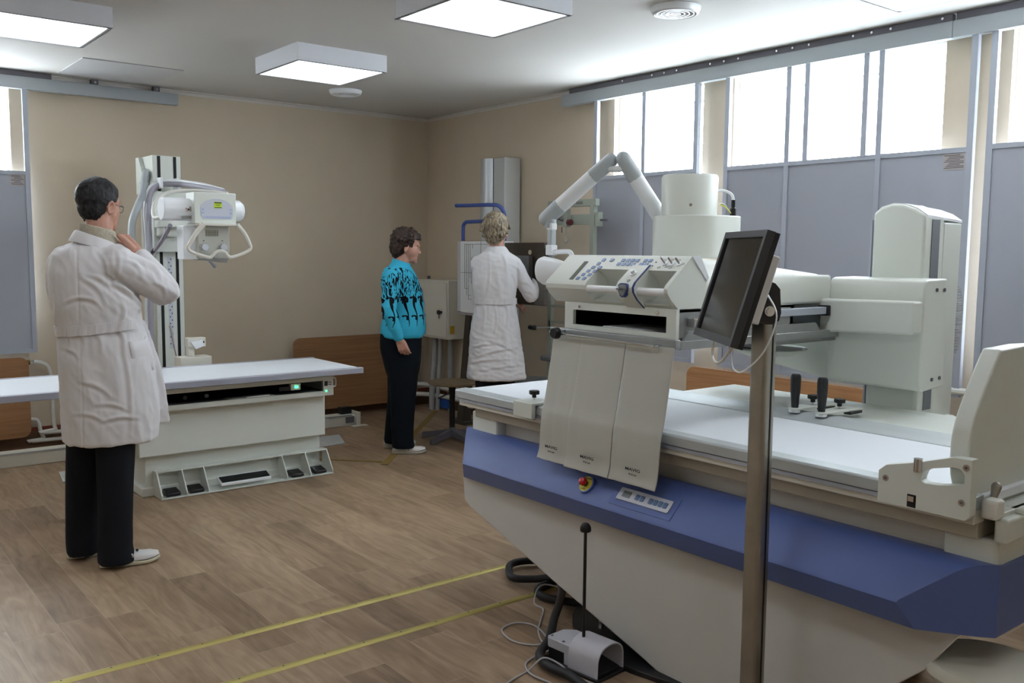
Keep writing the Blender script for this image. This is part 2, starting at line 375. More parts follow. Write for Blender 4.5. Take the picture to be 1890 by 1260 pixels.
# ================================================================ CEILING FITTINGS
LEM = mat('lit_diffuser', (255,255,255), .6, emit=(242,248,255), estr=LAMP)
def lamp(cx, cy, label):
    t = thing('ceiling_light', label, 'ceiling light', (cx,cy,2.575), 'square surface-mounted ceiling lights')
    s = .305; z0, z1 = 2.575, CZ
    mb = MB()
    for a, b, c, d in ((-s,s,-s,-s+.008),(-s,s,s-.008,s),(-s,-s+.008,-s+.008,s-.008),(s-.008,s,-s+.008,s-.008)): mb.box(cx+a,cx+b,cy+c,cy+d,z0,z1)
    for a, b, c, d in ((-s,s,-s,-s+.02),(-s,s,s-.02,s),(-s,-s+.02,-s,s),(s-.02,s,-s,s)): mb.box(cx+a,cx+b,cy+c,cy+d,z0,z0+.003)
    mb.build('housing', mat('white_lamp_housing', (214,216,222), .5), t, bevel=.001)
    MB().box(cx-s+.018,cx+s-.018,cy-s+.018,cy+s-.018,z0+.004,z0+.009).build('diffuser', LEM, t, smooth=False)
lamp(-2.045,-1.885,'lit square ceiling light above the left x-ray table, nearest the room corner')
lamp(-2.105,-3.69,'lit square ceiling light at the top centre, left of the large round vent')
lamp(-3.715,-1.98,'lit square ceiling light in the top left corner above the man')
lamp(-1.0,-5.32,'lit square ceiling light beside the right wall windows, mostly above the frame')
lamp(-3.75,-3.75,'added square fill light left of the top centre light, above the frame')  # this and the lamps below are unseen, added to brighten the foreground
lamp(-2.15,-5.6,'added square fill light above the fluoroscopy table, above the frame')
lamp(-3.8,-5.6,'added square fill light just in front of the camera, above the frame')
lamp(-3.8,-7.5,'added square fill light behind the camera on the right')
lamp(-5.6,-5.6,'added square fill light left of the camera')
lamp(-5.6,-3.75,'added square fill light over the left side of the room, outside the frame')
def vent(cx, cy, r, label):
    t = thing('ceiling_vent', label, 'vent', (cx,cy,CZ-.04), 'round ceiling vents')
    MB().lathe([(r*.78,CZ-.001),(r,CZ-.001),(r,CZ-.01),(r*.93,CZ-.03),(r*.84,CZ-.035),(r*.78,CZ-.02)], (cx,cy,0), 40).build('rim', PURE, t)
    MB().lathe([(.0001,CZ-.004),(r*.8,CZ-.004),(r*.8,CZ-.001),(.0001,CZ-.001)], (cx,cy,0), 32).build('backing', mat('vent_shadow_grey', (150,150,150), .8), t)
    for k in range(4):
        q = r*(.66-.18*k); MB().lathe([(q,CZ-.012-.004*k),(q+.004,CZ-.012-.004*k),(q+.012,CZ-.034),(q+.007,CZ-.034)], (cx,cy,0), 36).build('ring', PURE, t)
    MB().lathe([(.0001,CZ-.036),(.012,CZ-.036),(.014,CZ-.01),(.0001,CZ-.01)], (cx,cy,0), 16).build('hub', PURE, t)
vent(-1.33,-.885,.125,'smaller round white ceiling vent below the light near the room corner')
vent(-1.235,-4.135,.125,'large round white ceiling vent at the top right of centre')
MB().box(-3.21,-2.56,-.86,-.17,CZ-.006,CZ).build('access_panel', mat('grey_access_panel', (190,190,192), .5), bevel=.002)
ap = bpy.data.objects['access_panel']; tag(recenter(ap), 'flat grey access panel flush in the ceiling above the left rail', 'access panel')
# ================================================================ FLOOR STRIPS, RAIL, PLATES
BRASS = mat('gold_anodised_strip', (190,176,108), .42, metal=.55)
def strip(y, x0, x1, label):
    t = thing('floor_strip', label, 'floor strip', ((x0+x1)/2,y,0), 'gold floor strips')
    MB().prism([(y-.02,.0005),(y+.02,.0005),(y+.014,.005),(y+.006,.0065),(y-.006,.0065),(y-.014,.005)], 0, x0, x1).build('profile', BRASS, t)
    x = x0+.1
    while x < x1:
        MB().cyl((x,y,.006),(x,y,.0075),.0035,n=8).build('screw', DGREY, t); x += .16
strip(-4.07,-5.2,-1.95,'gold floor strip crossing the planks, the farther of the two long ones')
strip(-4.42,-5.2,-1.95,'gold floor strip crossing the planks, the nearer of the two long ones')
TAPE = mat('yellow_floor_tape', (136,112,52), .55)
MB().add([(-1.62,-1.98,.001),(-.16,-.42,.001),(-.19,-.39,.001),(-1.66,-1.95,.001),(-1.62,-1.98,.003),(-.16,-.42,.003),(-.19,-.39,.003),(-1.66,-1.95,.003)],[(0,1,2,3),(4,5,6,7),(0,1,5,4),(1,2,6,5),(2,3,7,6),(3,0,4,7)]).build('floor_tape', TAPE, smooth=False)
tag(recenter(bpy.data.objects['floor_tape']), 'thin yellow tape line running diagonally behind the woman in blue', 'floor tape')
MB().add([(-1.95,-1.55,.001),(-1.62,-1.90,.001),(-1.6,-1.87,.001),(-1.92,-1.53,.001),(-1.95,-1.55,.0034),(-1.62,-1.90,.0034),(-1.6,-1.87,.0034),(-1.92,-1.53,.0034)],[(0,1,2,3),(4,5,6,7),(0,1,5,4),(1,2,6,5),(2,3,7,6),(3,0,4,7)]).build('floor_tape', TAPE, smooth=False)
tag(recenter(bpy.data.objects['floor_tape.001']), 'short yellow tape piece beside the grey step plate of the left table', 'floor tape')
t = thing('floor_rail', 'low white steel floor rail along the left wall carrying the tube column', 'floor rail', (-3,-.5,0))
MB().prism([(-.58,0),(-.58,.085),(-.565,.09),(-.44,.09),(-.44,.0)], 0, -7.0,-1.1).build('rail_body', WARMW, t, bevel=.004)
MB().box(-7.0,-1.13,-.585,-.57,.085,.095).build('running_edge', RAILM, t)
MB().box(-1.1,-1.06,-.6,-.42,0,.11).build('end_stop', WARMW, t, bevel=.004)
MB().box(-1.2,-1.12,-.6,-.599+.003,.03,.08).build('rating_plate', DGREY, t)
MB().box(-1.16,-1.02,-.66,-.6,0,.006).build('foot_plate', WARMW, t, bevel=.002)
MB().box(-1.2,-1.1,-.52,-.46,.09,.15).build('cable_box', BLACK, t, bevel=.003)
tag(recenter(MB().prism([(-2.05,-1.20),(-1.53,-1.20),(-1.42,-.9),(-2.05,-.9)], 2, 0,.012).build('step_plate', mat('light_grey_plate', (190,194,194), .5), bevel=.002)), 'flat grey floor plate at the right end of the left x-ray table', 'floor plate')
tag(recenter(MB().prism([(-3.5,-1.22),(-3.17,-1.22),(-3.17,-.93),(-3.46,-.93)], 2, 0,.012).build('step_plate', mat('light_grey_plate', (190,194,194), .5), bevel=.002)), 'flat grey floor plate on the floor behind the man', 'floor plate')
# ================================================================ RADIATOR SCREENS AND PIPES
def screen(ax, u0, u1, z0, z1, m_, label, off=-.13, r=.06):
    t = thing('radiator_screen', label, 'radiator cover', ((off,(u0+u1)/2,0) if ax == 0 else ((u0+u1)/2,off,0)))
    pts = rrect(u0,u1,z0,z1,r); pts = [(p if True else p) for p in pts]
    pts = [(max(min(p[0],u1),u0), p[1]) for p in pts]
    MB().prism(pts, 0 if ax == 0 else 1, off-.009, off+.009).build('panel', m_, t, bevel=.002)
    mb = MB()
    for q in (u0+.15, u1-.15): (mb.box(off+.009,-.09,q-.015,q+.015,z0+.1,z0+.14) if ax == 0 else mb.box(q-.015,q+.015,off+.009,-.09,z0+.1,z0+.14))
    mb.build('wall_bracket', DGREY, t)
    mb = MB(); n = int((u1-u0-.2)/.1)
    for k in range(n):
        q = u0+.12+k*.1
        if ax == 0: mb.box(-.09,-.03,q,q+.075,z0+.08,z1-.1)
        else: mb.box(q,q+.075,-.09,-.03,z0+.08,z1-.1)
    mb.build('radiator', PIPE, t, bevel=.01)
screen(1,-5.2,-3.46,.11,.685,BEECHX,'beech radiator screen at the left edge of the photo behind the table end')
screen(1,-1.44,-.2,.075,.71,BEECHX,'dark beech radiator screen behind the woman in the blue sweater')
screen(0,-4.95,-3.33,.12,.718,BEECHY,'bright beech radiator screen under the widest shield panel on the right wall')
def pipe(label, pts, r=.013, name='heating_pipe', m_=PIPE):
    o = MB().tube(pts, r, 10, 5).build(name, m_); return tag(recenter(o), label, 'pipe')
pipe('white bent heating pipe rising beside the left beech screen', [(-3.5,-.07,.64),(-3.42,-.07,.64),(-3.36,-.07,.63),(-3.31,-.07,.57),(-3.30,-.07,.4),(-3.3,-.07,.2),(-3.285,-.07,.14),(-3.23,-.07,.115),(-1.2,-.06,.10)], .014)
vb = thing('radiator_valve', 'small brass valve at the top of the left heating pipe', 'valve', (-3.46,-.07,.64))
MB().cyl((-3.48,-.07,.64),(-3.44,-.07,.64),.018,n=12).build('valve_body', mat('aged_brass',(140,112,60),.35,metal=.9), vb)
MB().cyl((-3.44,-.07,.64),(-3.415,-.07,.64),.015,n=8).build('nut', CHROME, vb)
pipe('white heating pipe curling out from the bottom of the left beech screen', [(-3.6,-.05,.22),(-3.44,-.05,.22),(-3.40,-.05,.20),(-3.385,-.05,.13),(-3.36,-.05,.075),(-3.30,-.05,.06),(-1.2,-.05,.05)], .014)
pipe('upper white pipe curving round the room corner near the floor', [(-1.3,-.11,.225),(-.5,-.11,.225),(-.32,-.11,.225),(-.2,-.16,.225),(-.12,-.3,.22),(-.1,-.6,.21),(-.1,-1.4,.205)], .02)
pipe('lower white pipe curving round the room corner near the floor', [(-1.3,-.11,.135),(-.5,-.11,.13),(-.32,-.11,.13),(-.2,-.16,.13),(-.12,-.3,.13),(-.1,-.6,.13),(-.1,-1.4,.125)], .02)
pipe('white pipe bending down under the right shield beside the column', [(-.08,-5.0,.76),(-.08,-5.15,.76),(-.08,-5.24,.75),(-.08,-5.32,.70),(-.08,-5.36,.6),(-.08,-5.37,.3),(-.08,-5.37,.05)], .02)
# ================================================================ WALL CABINET AND CONDUITS
t = thing('electrical_cabinet', 'pale grey metal wall cabinet with a key in its door near the corner', 'cabinet', (-.12,-.45,.68))
MB().box(-.235,0,-.69,-.18,.68,1.2).build('body', WARMW, t, bevel=.004)
dr = MB().box(-.245,-.236,-.675,-.195,.7,1.18).build('door', WARMW, t, bevel=.003)
lk = MB().cyl((-.245,-.60,.92),(-.27,-.60,.92),.012,n=14).build('lock', BLACK, dr)
MB().cyl((-.27,-.60,.92),(-.285,-.60,.92),.02,n=14).build('lock_knob', BLACK, dr)
MB().box(-.25,-.247,-.565,-.555,.86,.925).build('key', ZINC, dr)
MB().box(-.215,-.17,-.692,-.69,.73,.80).build('warning_label', mat('yellow_label',(196,160,40),.5), t)
MB().box(-.26+.14,-.1,-.20,-.18,1.2,1.23).build('top_screw', DGREY, t)
for i, (x, y, r, lb) in enumerate(((-.15,-.30,.028,'thicker grey cable conduit under the wall cabinet, leftmost of three'),(-.13,-.365,.02,'thinner bowed grey conduit under the wall cabinet, middle of three'),(-.06,-.47,.026,'straight pale conduit under the wall cabinet, rightmost of three'))):
    o = MB().tube([(x,y,.0),(x+.01,y,.25),(x+.03,y,.5),(x+.03,y-.01,.68)] if i < 2 else [(x,y,0),(x,y,.68)], r, 14, 4).build('cable_conduit', mat('grey_conduit',(168,170,170),.5)); tag(recenter(o), lb, 'conduit', 'conduits below the cabinet')
o = MB().prism(rrect(-.5,-.36,.02,.13,.03), 0, -.1,-.07).build('blue_pipe_clip', mat('blue_plastic',(40,84,160),.5), bevel=.004); tag(recenter(o), 'small blue plastic piece at the floor behind the conduits', 'clip')
# ================================================================ FLUOROSCOPY TABLE (foreground right)
T = thing('fluoroscopy_table', 'large white fluoroscopy table with a blue sloping apron in the foreground', 'x-ray table', (-2.1,-5.2,0))
Y0, Y1 = -6.335, -4.02     # foot end (near), head end (far)
top = MB().box(-2.43,-1.90,Y0+.045,Y1,.822,.848).build('tabletop', TOPM, T, bevel=.003)
MB().prism([(-2.49,.815),(-2.49,.846),(-2.483,.852),(-2.43,.853),(-2.43,.815)], 1, Y0+.045,Y1).build('front_edge_rail', RAILM, T, bevel=.002)
MB().prism([(-2.478,.78),(-2.478,.8155),(-2.42,.8155),(-2.42,.78)], 1, Y0+.045,Y1-.015).build('accessory_rail', WARMW, T, bevel=.003)
MB().box(-2.485,-2.47,Y0+.06,Y1-.02,.80,.812).build('rail_groove', ALU, T)
MB().prism([(-1.90,.815),(-1.90,.851),(-1.845,.853),(-1.82,.856),(-1.80,.862),(-1.75,.862),(-1.75,.815)], 1, Y0,Y1).build('rear_edge_rail', RAILM, T, bevel=.003)
MB().box(-1.75,-1.30,Y0+.3,-4.62,.80,.845).build('rear_shelf', WHITE, T, bevel=.006)
MB().box(-2.445,-1.78,Y0+.05,Y1-.09,.735,.785).build('subframe', mat('sand_painted_metal',(178,172,156),.5), T, bevel=.004)
MB().box(-2.46,-1.8,Y1-.085,Y1-.05,.77,.80).build('end_bracket', WARMW, T, bevel=.004)
MB().box(-2.385,-1.75,Y0+.12,Y1-.06,.62,.74).build('recessed_side_panel', WARMW, T, bevel=.004)
MB().box(-2.435,-1.75,Y1-.235,Y1-.055,.655,.757).build('end_block', WHITE, T, bevel=.008)
MB().box(-2.416,-1.75,Y0+.01,Y0+.15,.655,.735).build('end_block', WHITE, T, bevel=.01)
MB().box(-2.435,-1.75,Y0-.02,Y0+.015,.735,.80).build('foot_beam', WHITE, T, bevel=.008)
MB().box(-2.35,-1.76,Y0-.02,Y0+.015,.80,.812).build('foot_beam_rail', WHITE, T, bevel=.003)
# blue apron: profile rings along y with chamfered ends
PROF = [(-2.38,.668),(-2.425,.6755),(-2.442,.6745),(-2.458,.670),(-2.472,.663),(-2.486,.652),(-2.573,.566),(-2.576,.558),(-2.573,.550),(-2.545,.490),(-2.45,.484),(-1.75,.484),(-1.75,.668)]
def pr_ring(f): return [(x, f(x), z) for x, z in PROF]
far = lambda x: -4.03 if x > -2.43 else -4.03-(-2.43-x)/.145*.17
near = lambda x: -6.335 if x > -2.42 else -6.335+(-2.42-x)/.155*.185
Rg = [[(max(x,-2.43),-4.03,z) for x, z in PROF], pr_ring(far), pr_ring(lambda x: -4.3), pr_ring(lambda x: -5.2), pr_ring(lambda x: -6.05), pr_ring(near), [(max(x,-2.42),-6.335,z) for x, z in PROF]]
ap = MB().loft(Rg).build('apron', BLUE, T, angle=33)
# emergency stop
EF = frame((-2.538,-4.925,.6155),(0,-1,0),(.6,0,.8))
mb = MB(EF); mb.lathe([(.0001,-.004),(.030,-.004),(.030,.0),(.0001,.0)], (0,0,0), 32); mb.build('emergency_stop_plate', mat('signal_yellow',(205,190,50),.45), ap)
mb = MB(EF); mb.lathe([(.030,-.02),(.036,-.02),(.036,.0015),(.030,.0015)], (0,0,0), 32); mb.build('collar', BLUE, ap)
mb = MB(EF); mb.lathe([(.0001,0),(.011,0),(.011,.012),(.0001,.012)], (0,0,0), 20); mb.build('button_stem', BLACK, ap)
mb = MB(EF); mb.lathe([(.0001,.012),(.0145,.013),(.0155,.022),(.0115,.029),(.0001,.031)], (0,0,0), 24); mb.build('emergency_button', mat('signal_red',(190,30,36),.25), ap)
text('stop_lettering', 'EMERGENCY', .0075, EF @ Matrix.Translation((0,.021,.0002)), INK, ap, depth=.0003)
text('stop_lettering', 'STOP', .0085, EF @ Matrix.Translation((0,-.021,.0002)), INK, ap, depth=.0003)
# control strip on the sloping face: plane through (-2.484,z.655)-(-2.575,z.565)
SL = V((-.091,0,-.09)).normalized(); NX = V((-.703,0,.711))
def slope(y, z, off=0): 
    x = -2.484-(.655-z)*.091/.09; return V((x,y,z))+NX*off
def on_slope(mb, y0, y1, z0, z1, o0, o1, r=.004):
    F = frame(slope(0,(z0+z1)/2), (0,-1,0), -SL, NX); h = (z1-z0)/2/abs(SL.z)
    pts = rrect(-y1,-y0,-h,h,r,4); m2 = MB(F); m2.prism(pts, 2, o0, o1); mb.add(m2.v, m2.f); return mb
on_slope(MB(), -5.35,-5.06,.580,.645,-.002,.0012,.004).build('recess_plate', BLUE, ap)
cs = on_slope(MB(), -5.328,-5.088,.596,.630,.001,.006,.005).build('control_strip', LGREY, ap)
on_slope(MB(), -5.146,-5.108,.605,.622,.006,.0075,.002).build('readout', mat('grey_readout',(120,126,128),.3), ap)
for y in (-5.178,-5.201,-5.240,-5.262,-5.284,-5.306): on_slope(MB(), y-.0085,y+.0085,.6055,.6205,.006,.0085,.003).build('key', mat('slate_blue_key',(84,110,150),.4), ap)
# lower body: V-shaped in side view
body = [(-4.115,.50),(-4.115,.37),(-4.16,.345),(-4.75,.165),(-5.20,.035),(-5.27,.012),(-5.75,.012),(-5.83,.03),(-6.19,.36),(-6.285,.50)]
def bodyx(y, z): return (-2.505-.012*(z>.45)) if y > -6.1 else -2.505+.045*min(1,(-6.1-y)/.185)
MB().loft([[(bodyx(y,z), y, z) for y, z in body],[(-2.3, max(y,-6.02), z) for y, z in body],[(-1.72, max(y,-6.0), z) for y, z in body]]).build('lower_body', BODYW, T, bevel=.008, seg=3)
pts = [(-2.44,-5.72)]+[(-2.12-.45*cos(R(a))*1.0, -5.12+.52*sin(R(a))) for a in range(-20,181,12)]+[(-1.5,-5.8)]
fp = MB().prism(pts, 2, 0, .02).build('floor_plate', BLACK, T, bevel=.003)
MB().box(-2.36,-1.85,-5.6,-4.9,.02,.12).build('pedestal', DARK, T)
for p in ((-2.38,-4.86),(-2.15,-4.72)): MB().cyl((p[0],p[1],.02),(p[0],p[1],.034),.014,n=6).build('bolt', CHROME, fp)
# column and carriage behind the table
T2 = thing('column_tower', 'tall white column with a rounded cap and a wide carriage behind the table', 'x-ray column', (-1.18,-5.4,0))
arc = [(-5.29,1.63),(-5.32,1.655),(-5.37,1.668),(-5.42,1.664),(-5.47,1.645),(-5.51,1.618)]
MB().prism([(-5.29,.0)]+[(y,z-.004) for y, z in arc]+[(-5.51,.0)], 0, -1.30,-1.14).build('column', WHITE, T2, bevel=.012, seg=3)
MB().prism([(-5.30,.0)]+[(y,z-.03) for y, z in arc]+[(-5.50,.0)], 0, -1.145,-1.0).build('column_rear', WHITE, T2, bevel=.004)
mb = MB(); rr_ = []
for (y, z) in arc: rr_.append([(-1.285,y,z),(-1.0,y,z-.016),(-1.0,y,z-.026),(-1.285,y,z-.012)])
mb.loft(rr_).build('cap', PURE, T2, angle=50)
MB().box(-1.245,-1.185,-5.513,-5.509,.84,1.60).build('guide_slot', mat('grey_guide_slot',(128,132,138),.4,metal=.4), T2)
MB().box(-1.30,-1.285,-5.288,-5.28,.83,1.60).build('edge_strip', ALU, T2)
car = [(-1.45,.97),(-1.44,.948),(-1.42,.94),(-1.262,.951),(-1.279,1.370),(-1.42,1.368),(-1.44,1.362),(-1.452,1.34),(-1.455,1.295),(-1.45,1.28)]
cg = MB().prism(car, 1, -5.60,-5.20).build('carriage', WHITE, T2, bevel=.006, seg=2)
MB().prism([(-5.05,1.150),(-5.05,1.274),(-5.10,1.279),(-5.595,1.288),(-5.595,1.163),(-5.10,1.143)], 0, -1.515,-1.40).build('carriage_arm', WHITE, T2, bevel=.01, seg=3)
for x, z in ((-1.359,1.328),(-1.30,1.327),(-1.364,.984),(-1.305,.986)):
    MB().cyl((x,-5.599,z),(x,-5.604,z),.0075,n=12).build('cap_screw', DGREY, cg)
mb = MB(); N = 26
for k in range(N):
    z = 1.04+.30*k/N; dx = .065*math.sqrt(max(0,1-((k-N/2)/(N/2))**2)) ; mb.box(-1.0,-.995+dx,-5.50,-5.38,z,z+.006)
mb.build('louvre_cover', mat('grey_louvre',(176,178,176),.5), T2)
MB().prism([(-1.30,-5.30),(-1.30,-5.70),(-1.22,-5.70),(-1.02,-5.53),(-1.0,-5.30)], 2, .785,.80).build('base_flange', WHITE, T2, bevel=.004)
MB().cyl((-1.13,-5.58,.80),(-1.13,-5.58,.803),.012,n=12).build('flange_hole', DARK, T2)
MB().prism([(-4.58,1.05),(-4.70,1.0),(-5.21,.925),(-5.21,1.12),(-4.58,1.12)], 0, -1.36,-1.30).build('rear_fin_panel', WHITE, T2, bevel=.004)
mb = MB(); prof = [(.0001,0),(.06,.002),(.11,.010),(.15,.024),(.165,.036),(.16,.04),(.0001,.04)]
mb.lathe(prof, (-1.55,-4.98,1.028), 36); mb.build('compression_cone', WHITE, T2)
MB().box(-1.68,-1.55,-5.02,-4.88,1.06,1.10).build('cone_mount', BLACK, T2)
# ================================================================ SPOT FILM DEVICE (control unit over the table)
S = thing('spot_film_device', 'white control console box with blue keys held over the table', 'x-ray control unit', (-2.1,-4.95,1.12))
ya, yb = -5.235, -4.665
mb = MB(); mb.box(-2.42,-2.405,ya,yb,1.240,1.268).box(-2.42,-2.405,ya,yb,1.158,1.183).box(-2.42,-2.405,ya,-5.19,1.183,1.24).box(-2.42,-2.405,-4.712,yb,1.183,1.24)
mb.build('front_plate', WHITE, S, bevel=.0)
fpz = MB().box(-2.405,-1.74,ya+.004,yb-.004,1.158,1.1665).box(-2.405,-1.74,ya+.004,yb-.004,1.256,1.266).box(-2.405,-1.74,ya+.004,ya+.014,1.16,1.265).box(-2.405,-1.74,yb-.014,yb-.004,1.16,1.265).box(-1.76,-1.74,ya+.004,yb-.004,1.16,1.265).build('cassette_box', ZINC, S)
MB().box(-2.404,-1.77,ya+.016,yb-.016,1.168,1.17).box(-2.404,-1.77,ya+.016,yb-.016,1.253,1.255).box(-2.404,-1.77,ya+.0145,ya+.017,1.168,1.255).box(-2.404,-1.77,yb-.017,yb-.0145,1.168,1.255).build('box_lining', DARK, S)
MB().prism([(-5.10,1.172),(-5.06,1.184),(-4.86,1.186),(-4.84,1.172)], 0, -2.40,-2.2).build('cassette_tray', PURE, S)
for y in (-4.75,-5.15): MB().cyl((-2.42,y,1.252),(-2.424,y,1.252),.006,n=10).build('screw', CHROME, S)
MB().box(-2.36,-1.95,ya-.028,ya-.02,1.228,1.24).build('side_grip_bar', CHROME, S, bevel=.002)
MB().box(-2.36,-2.33,ya-.03,ya+.004,1.205,1.236).build('side_grip_mount', ZINC, S, bevel=.003)
MB().prism([(-2.405,1.10+.035),(-2.36,1.190),(-1.60,1.190),(-1.56,1.15),(-1.56,1.12)], 1, ya-.006, ya+.004).build('side_bracket_plate', ZINC, S)
MB().box(-2.41,-1.42,ya-.014,ya-.002,1.128,1.158).build('lower_guide_rail', ZINC, S, bevel=.002)
MB().box(-1.9,-1.40,ya-.012,ya+.02,1.222,1.25).build('upper_guide_rail', ALU, S, bevel=.002)
MB().box(-1.9,-1.42,ya+.03,ya+.10,1.165,1.22).build('slide_block', mat('dark_grey_slide',(88,98,104),.4,metal=.4), S)
MB().box(-1.54,-1.52,ya-.02,ya+.03,1.215,1.257).build('end_stop', BLACK, S, bevel=.004)
MB().box(-2.0,-1.40,ya,-4.80,1.112,1.13).build('guide_underside', mat('grey_underside',(140,142,140),.5), S)
MB().box(-2.45,-2.425,-5.262,-4.612,1.134,1.166).build('curtain_channel', ZINC, S, bevel=.003)
MB().tube([(-2.455,-4.66,1.158),(-2.49,-4.66,1.152),(-2.49,-4.75,1.148),(-2.49,-5.15,1.142),(-2.49,-5.2,1.142),(-2.455,-5.2,1.142)], .005, 8, 4).build('curtain_rod', CHROME, S)
kn = MB().cyl((-2.46,-4.71,1.155),(-2.50,-4.71,1.152),.008,n=10).build('knob_stem', CHROME, S)
MB().lathe([(.0001,-.52-2.0),(.018,-2.52),(.0225,-2.512),(.0225,-2.498),(.014,-2.49),(.0001,-2.49)], (0,-4.71,1.152), 24, axis='x').build('round_knob', BLACK, S)
# console shell with two hand recesses
prof = [(-2.412,1.268),(-2.45,1.300),(-2.468,1.322),(-2.470,1.338),(-2.462,1.350),(-2.352,1.443),(-2.335,1.449),(-2.305,1.449),(-2.262,1.375),(-2.29,1.268)]
c0, c1 = ya, -4.605
def cons(a, b): MBc.prism(prof, 1, a, b)
MBc = MB()
hA, hB, hC, hD = -5.219, -5.085, -4.995, -4.83    # recess 2: hA..hB, recess 1: hC..hD
cons(c0,hA); cons(hB,hC); cons(hD,c1)
upper = [(-2.405,1.398),(-2.352,1.443),(-2.335,1.449),(-2.305,1.449),(-2.262,1.375),(-2.29,1.268),(-2.412,1.268),(-2.425,1.279),(-2.36,1.30),(-2.345,1.33),(-2.36,1.36)]
MBc.prism(upper, 1, hA, hB); MBc.prism(upper, 1, hC, hD)
sh = MBc.build('console_shell', WHITE, S, angle=28)
for a, b in ((hA,hB),(hC,hD)):
    MB().cyl((-2.452,a-.004,1.325),(-2.452,b+.004,1.325),.0135,n=16).build('handlebar', PURE, S)
# sloping keypad plane: from (-2.462,1.350) to (-2.352,1.443)
KD = V((.110,0,.093)).normalized(); KN = V((-.093,0,.110)).normalized()
def kp(y, s, o=0): return V((-2.462,y,1.350))+KD*s+KN*o
KL = .144
def key(mb, y, s, wd, ht, o0, o1, r=.002):
    F = frame(kp(y,s), (0,-1,0), KD, KN); m2 = MB(F); m2.prism(rrect(-wd/2,wd/2,-ht/2,ht/2,r,3), 2, o0, o1); mb.add(m2.v, m2.f); return mb
key(MB(), -4.735,.062,.022,.105,0,.0012,.001).build('display_strip', mat('olive_display',(92,98,84),.6), sh)
KEYS = [(-4.822,.125),(-4.865,.125),(-4.812,.103),(-4.800,.081),(-4.79,.060),(-4.78,.039),(-4.768,.017),(-4.835,.081),(-4.825,.060),(-4.815,.039),(-4.803,.017)]
for i in range(4):
    KEYS += [(-4.925-.024*i,.125),(-4.918-.024*i,.104)]
for i in range(2): KEYS += [(-5.037-.024*i,.125),(-5.030-.024*i,.104)]
for y, s_ in KEYS: key(MB(), y, s_, .0175,.0155,0,.0022,.003).build('key', KEY, sh)
for y, s_ in ((-5.092,.118),(-5.088,.098)): key(MB(), y, s_, .007,.005,0,.001,.001).build('marker', BLUED, sh)
for y in (-5.14,-5.173,-5.206):
    q = kp(y,.11); MB().cyl(q, q+KN*.004, .011, n=18).build('toggle_base', PURE, sh)
    MB().cap(q+KN*.003,.0035, q+KN*.016+V((0,.010,.010)),.0045,10).build('toggle_lever', CHROME, sh)
for y, s_ in ((-5.125,.13),(-5.125,.09),(-5.158,.132),(-5.158,.095),(-5.19,.13),(-5.22,.112),(-5.178,.09)):
    if True:
        m2 = MB(); 
        for a, b, c, d in ((-.006,.006,-.004,-.0032),(-.006,.006,.0032,.004),(-.006,-.0052,-.004,.004),(.0052,.006,-.004,.004)): 
            mm_ = MB(frame(kp(y,s_), (0,-1,0), KD, KN)); mm_.box(a,b,c,d,0,.0006); m2.add(mm_.v, mm_.f)
        m2.build('legend_mark', INK, sh, smooth=False)
# centre joystick pod
pod = [(-2.418,1.262),(-2.458,1.294),(-2.478,1.320),(-2.481,1.338),(-2.470,1.356),(-2.395,1.416),(-2.39,1.40),(-2.44,1.33),(-2.41,1.275)]
pd = MB().prism(pod, 1, -5.083,-5.0).build('joystick_pod', WHITE, S, bevel=.002)
MB().prism([(x-.0025,z+.001) for x, z in pod[:6]]+[(x+.005,z+.0) for x, z in reversed(pod[:6])], 1, -5.0875,-5.0825).build('blue_edge_trim', BLUED, S, smooth=False)
MB().prism([(x+.003,z) for x, z in pod[:6]]+[(-2.34,1.40),(-2.34,1.28)], 1, -5.088,-5.06).build('pod_core', WHITE, S)
F = frame((-2.4815,-5.04,1.330),(0,-1,0),(.08,0,1)); jr = MB(F)
tri = []
for k in range(36):
    a = 2*pi*k/36; rr = .024*(1+.12*cos(3*(a+pi/2))); tri.append((rr*cos(a), rr*sin(a)*1.05))
jr.prism(tri, 2, -.01, .004); jr.build('joystick_surround', BLUED, pd)
jr = MB(F); jr.prism([(a*.8,b*.8) for a,b in tri], 2, .003,.006); jr.build('joystick_gaiter', mat('grey_gaiter',(120,124,126),.4), pd)
jr = MB(F); jr.cap((0,0,.004),.004,(0,.003,.03),.0065,12); jr.build('joystick', CHROME, pd)
q = kp(-5.045,.043,.006); MB().cyl(q,q+KN*.009,.0125,n=20).build('rotary_dial', PURE, pd); MB().cyl(q+KN*.008,q+KN*.02,.0075,n=16).build('dial_cap', PURE, pd)
q = kp(-5.048,.006,.008); MB().cyl(q,q+KN*.004,.0065,n=16).build('push_button', mat('dark_green_button',(20,50,40),.3), pd)
# cheek panel chamfer on the near side and the long hood to the column
MB().prism([(-2.349,1.449),(-2.305,1.451),(-2.258,1.375),(-2.27,1.365)], 1, ya-.003, ya+.002).build('cheek_trim', PURE, S)
hood = []
for x, z, dz in ((-2.31,1.446,0),(-2.0,1.428,0),(-1.7,1.402,0),(-1.45,1.378,0)):
    ring_ = []
    for (y_, zz) in ((-5.205,1.262),(-5.212,1.34),(-5.205,1.38),(-5.18,z-.012),(-5.14,z),(-4.80,z),(-4.72,z-.02),(-4.70,1.34),(-4.70,1.262)): ring_.append((x,y_,zz))
    hood.append(ring_)
MB().loft(hood).build('hood', WHITE, S, bevel=.012, seg=3, angle=50)
MB().box(-2.36,-1.5,ya+.01,ya+.03,1.445,1.452).build('hood_edge', BLUED, S) if False else None
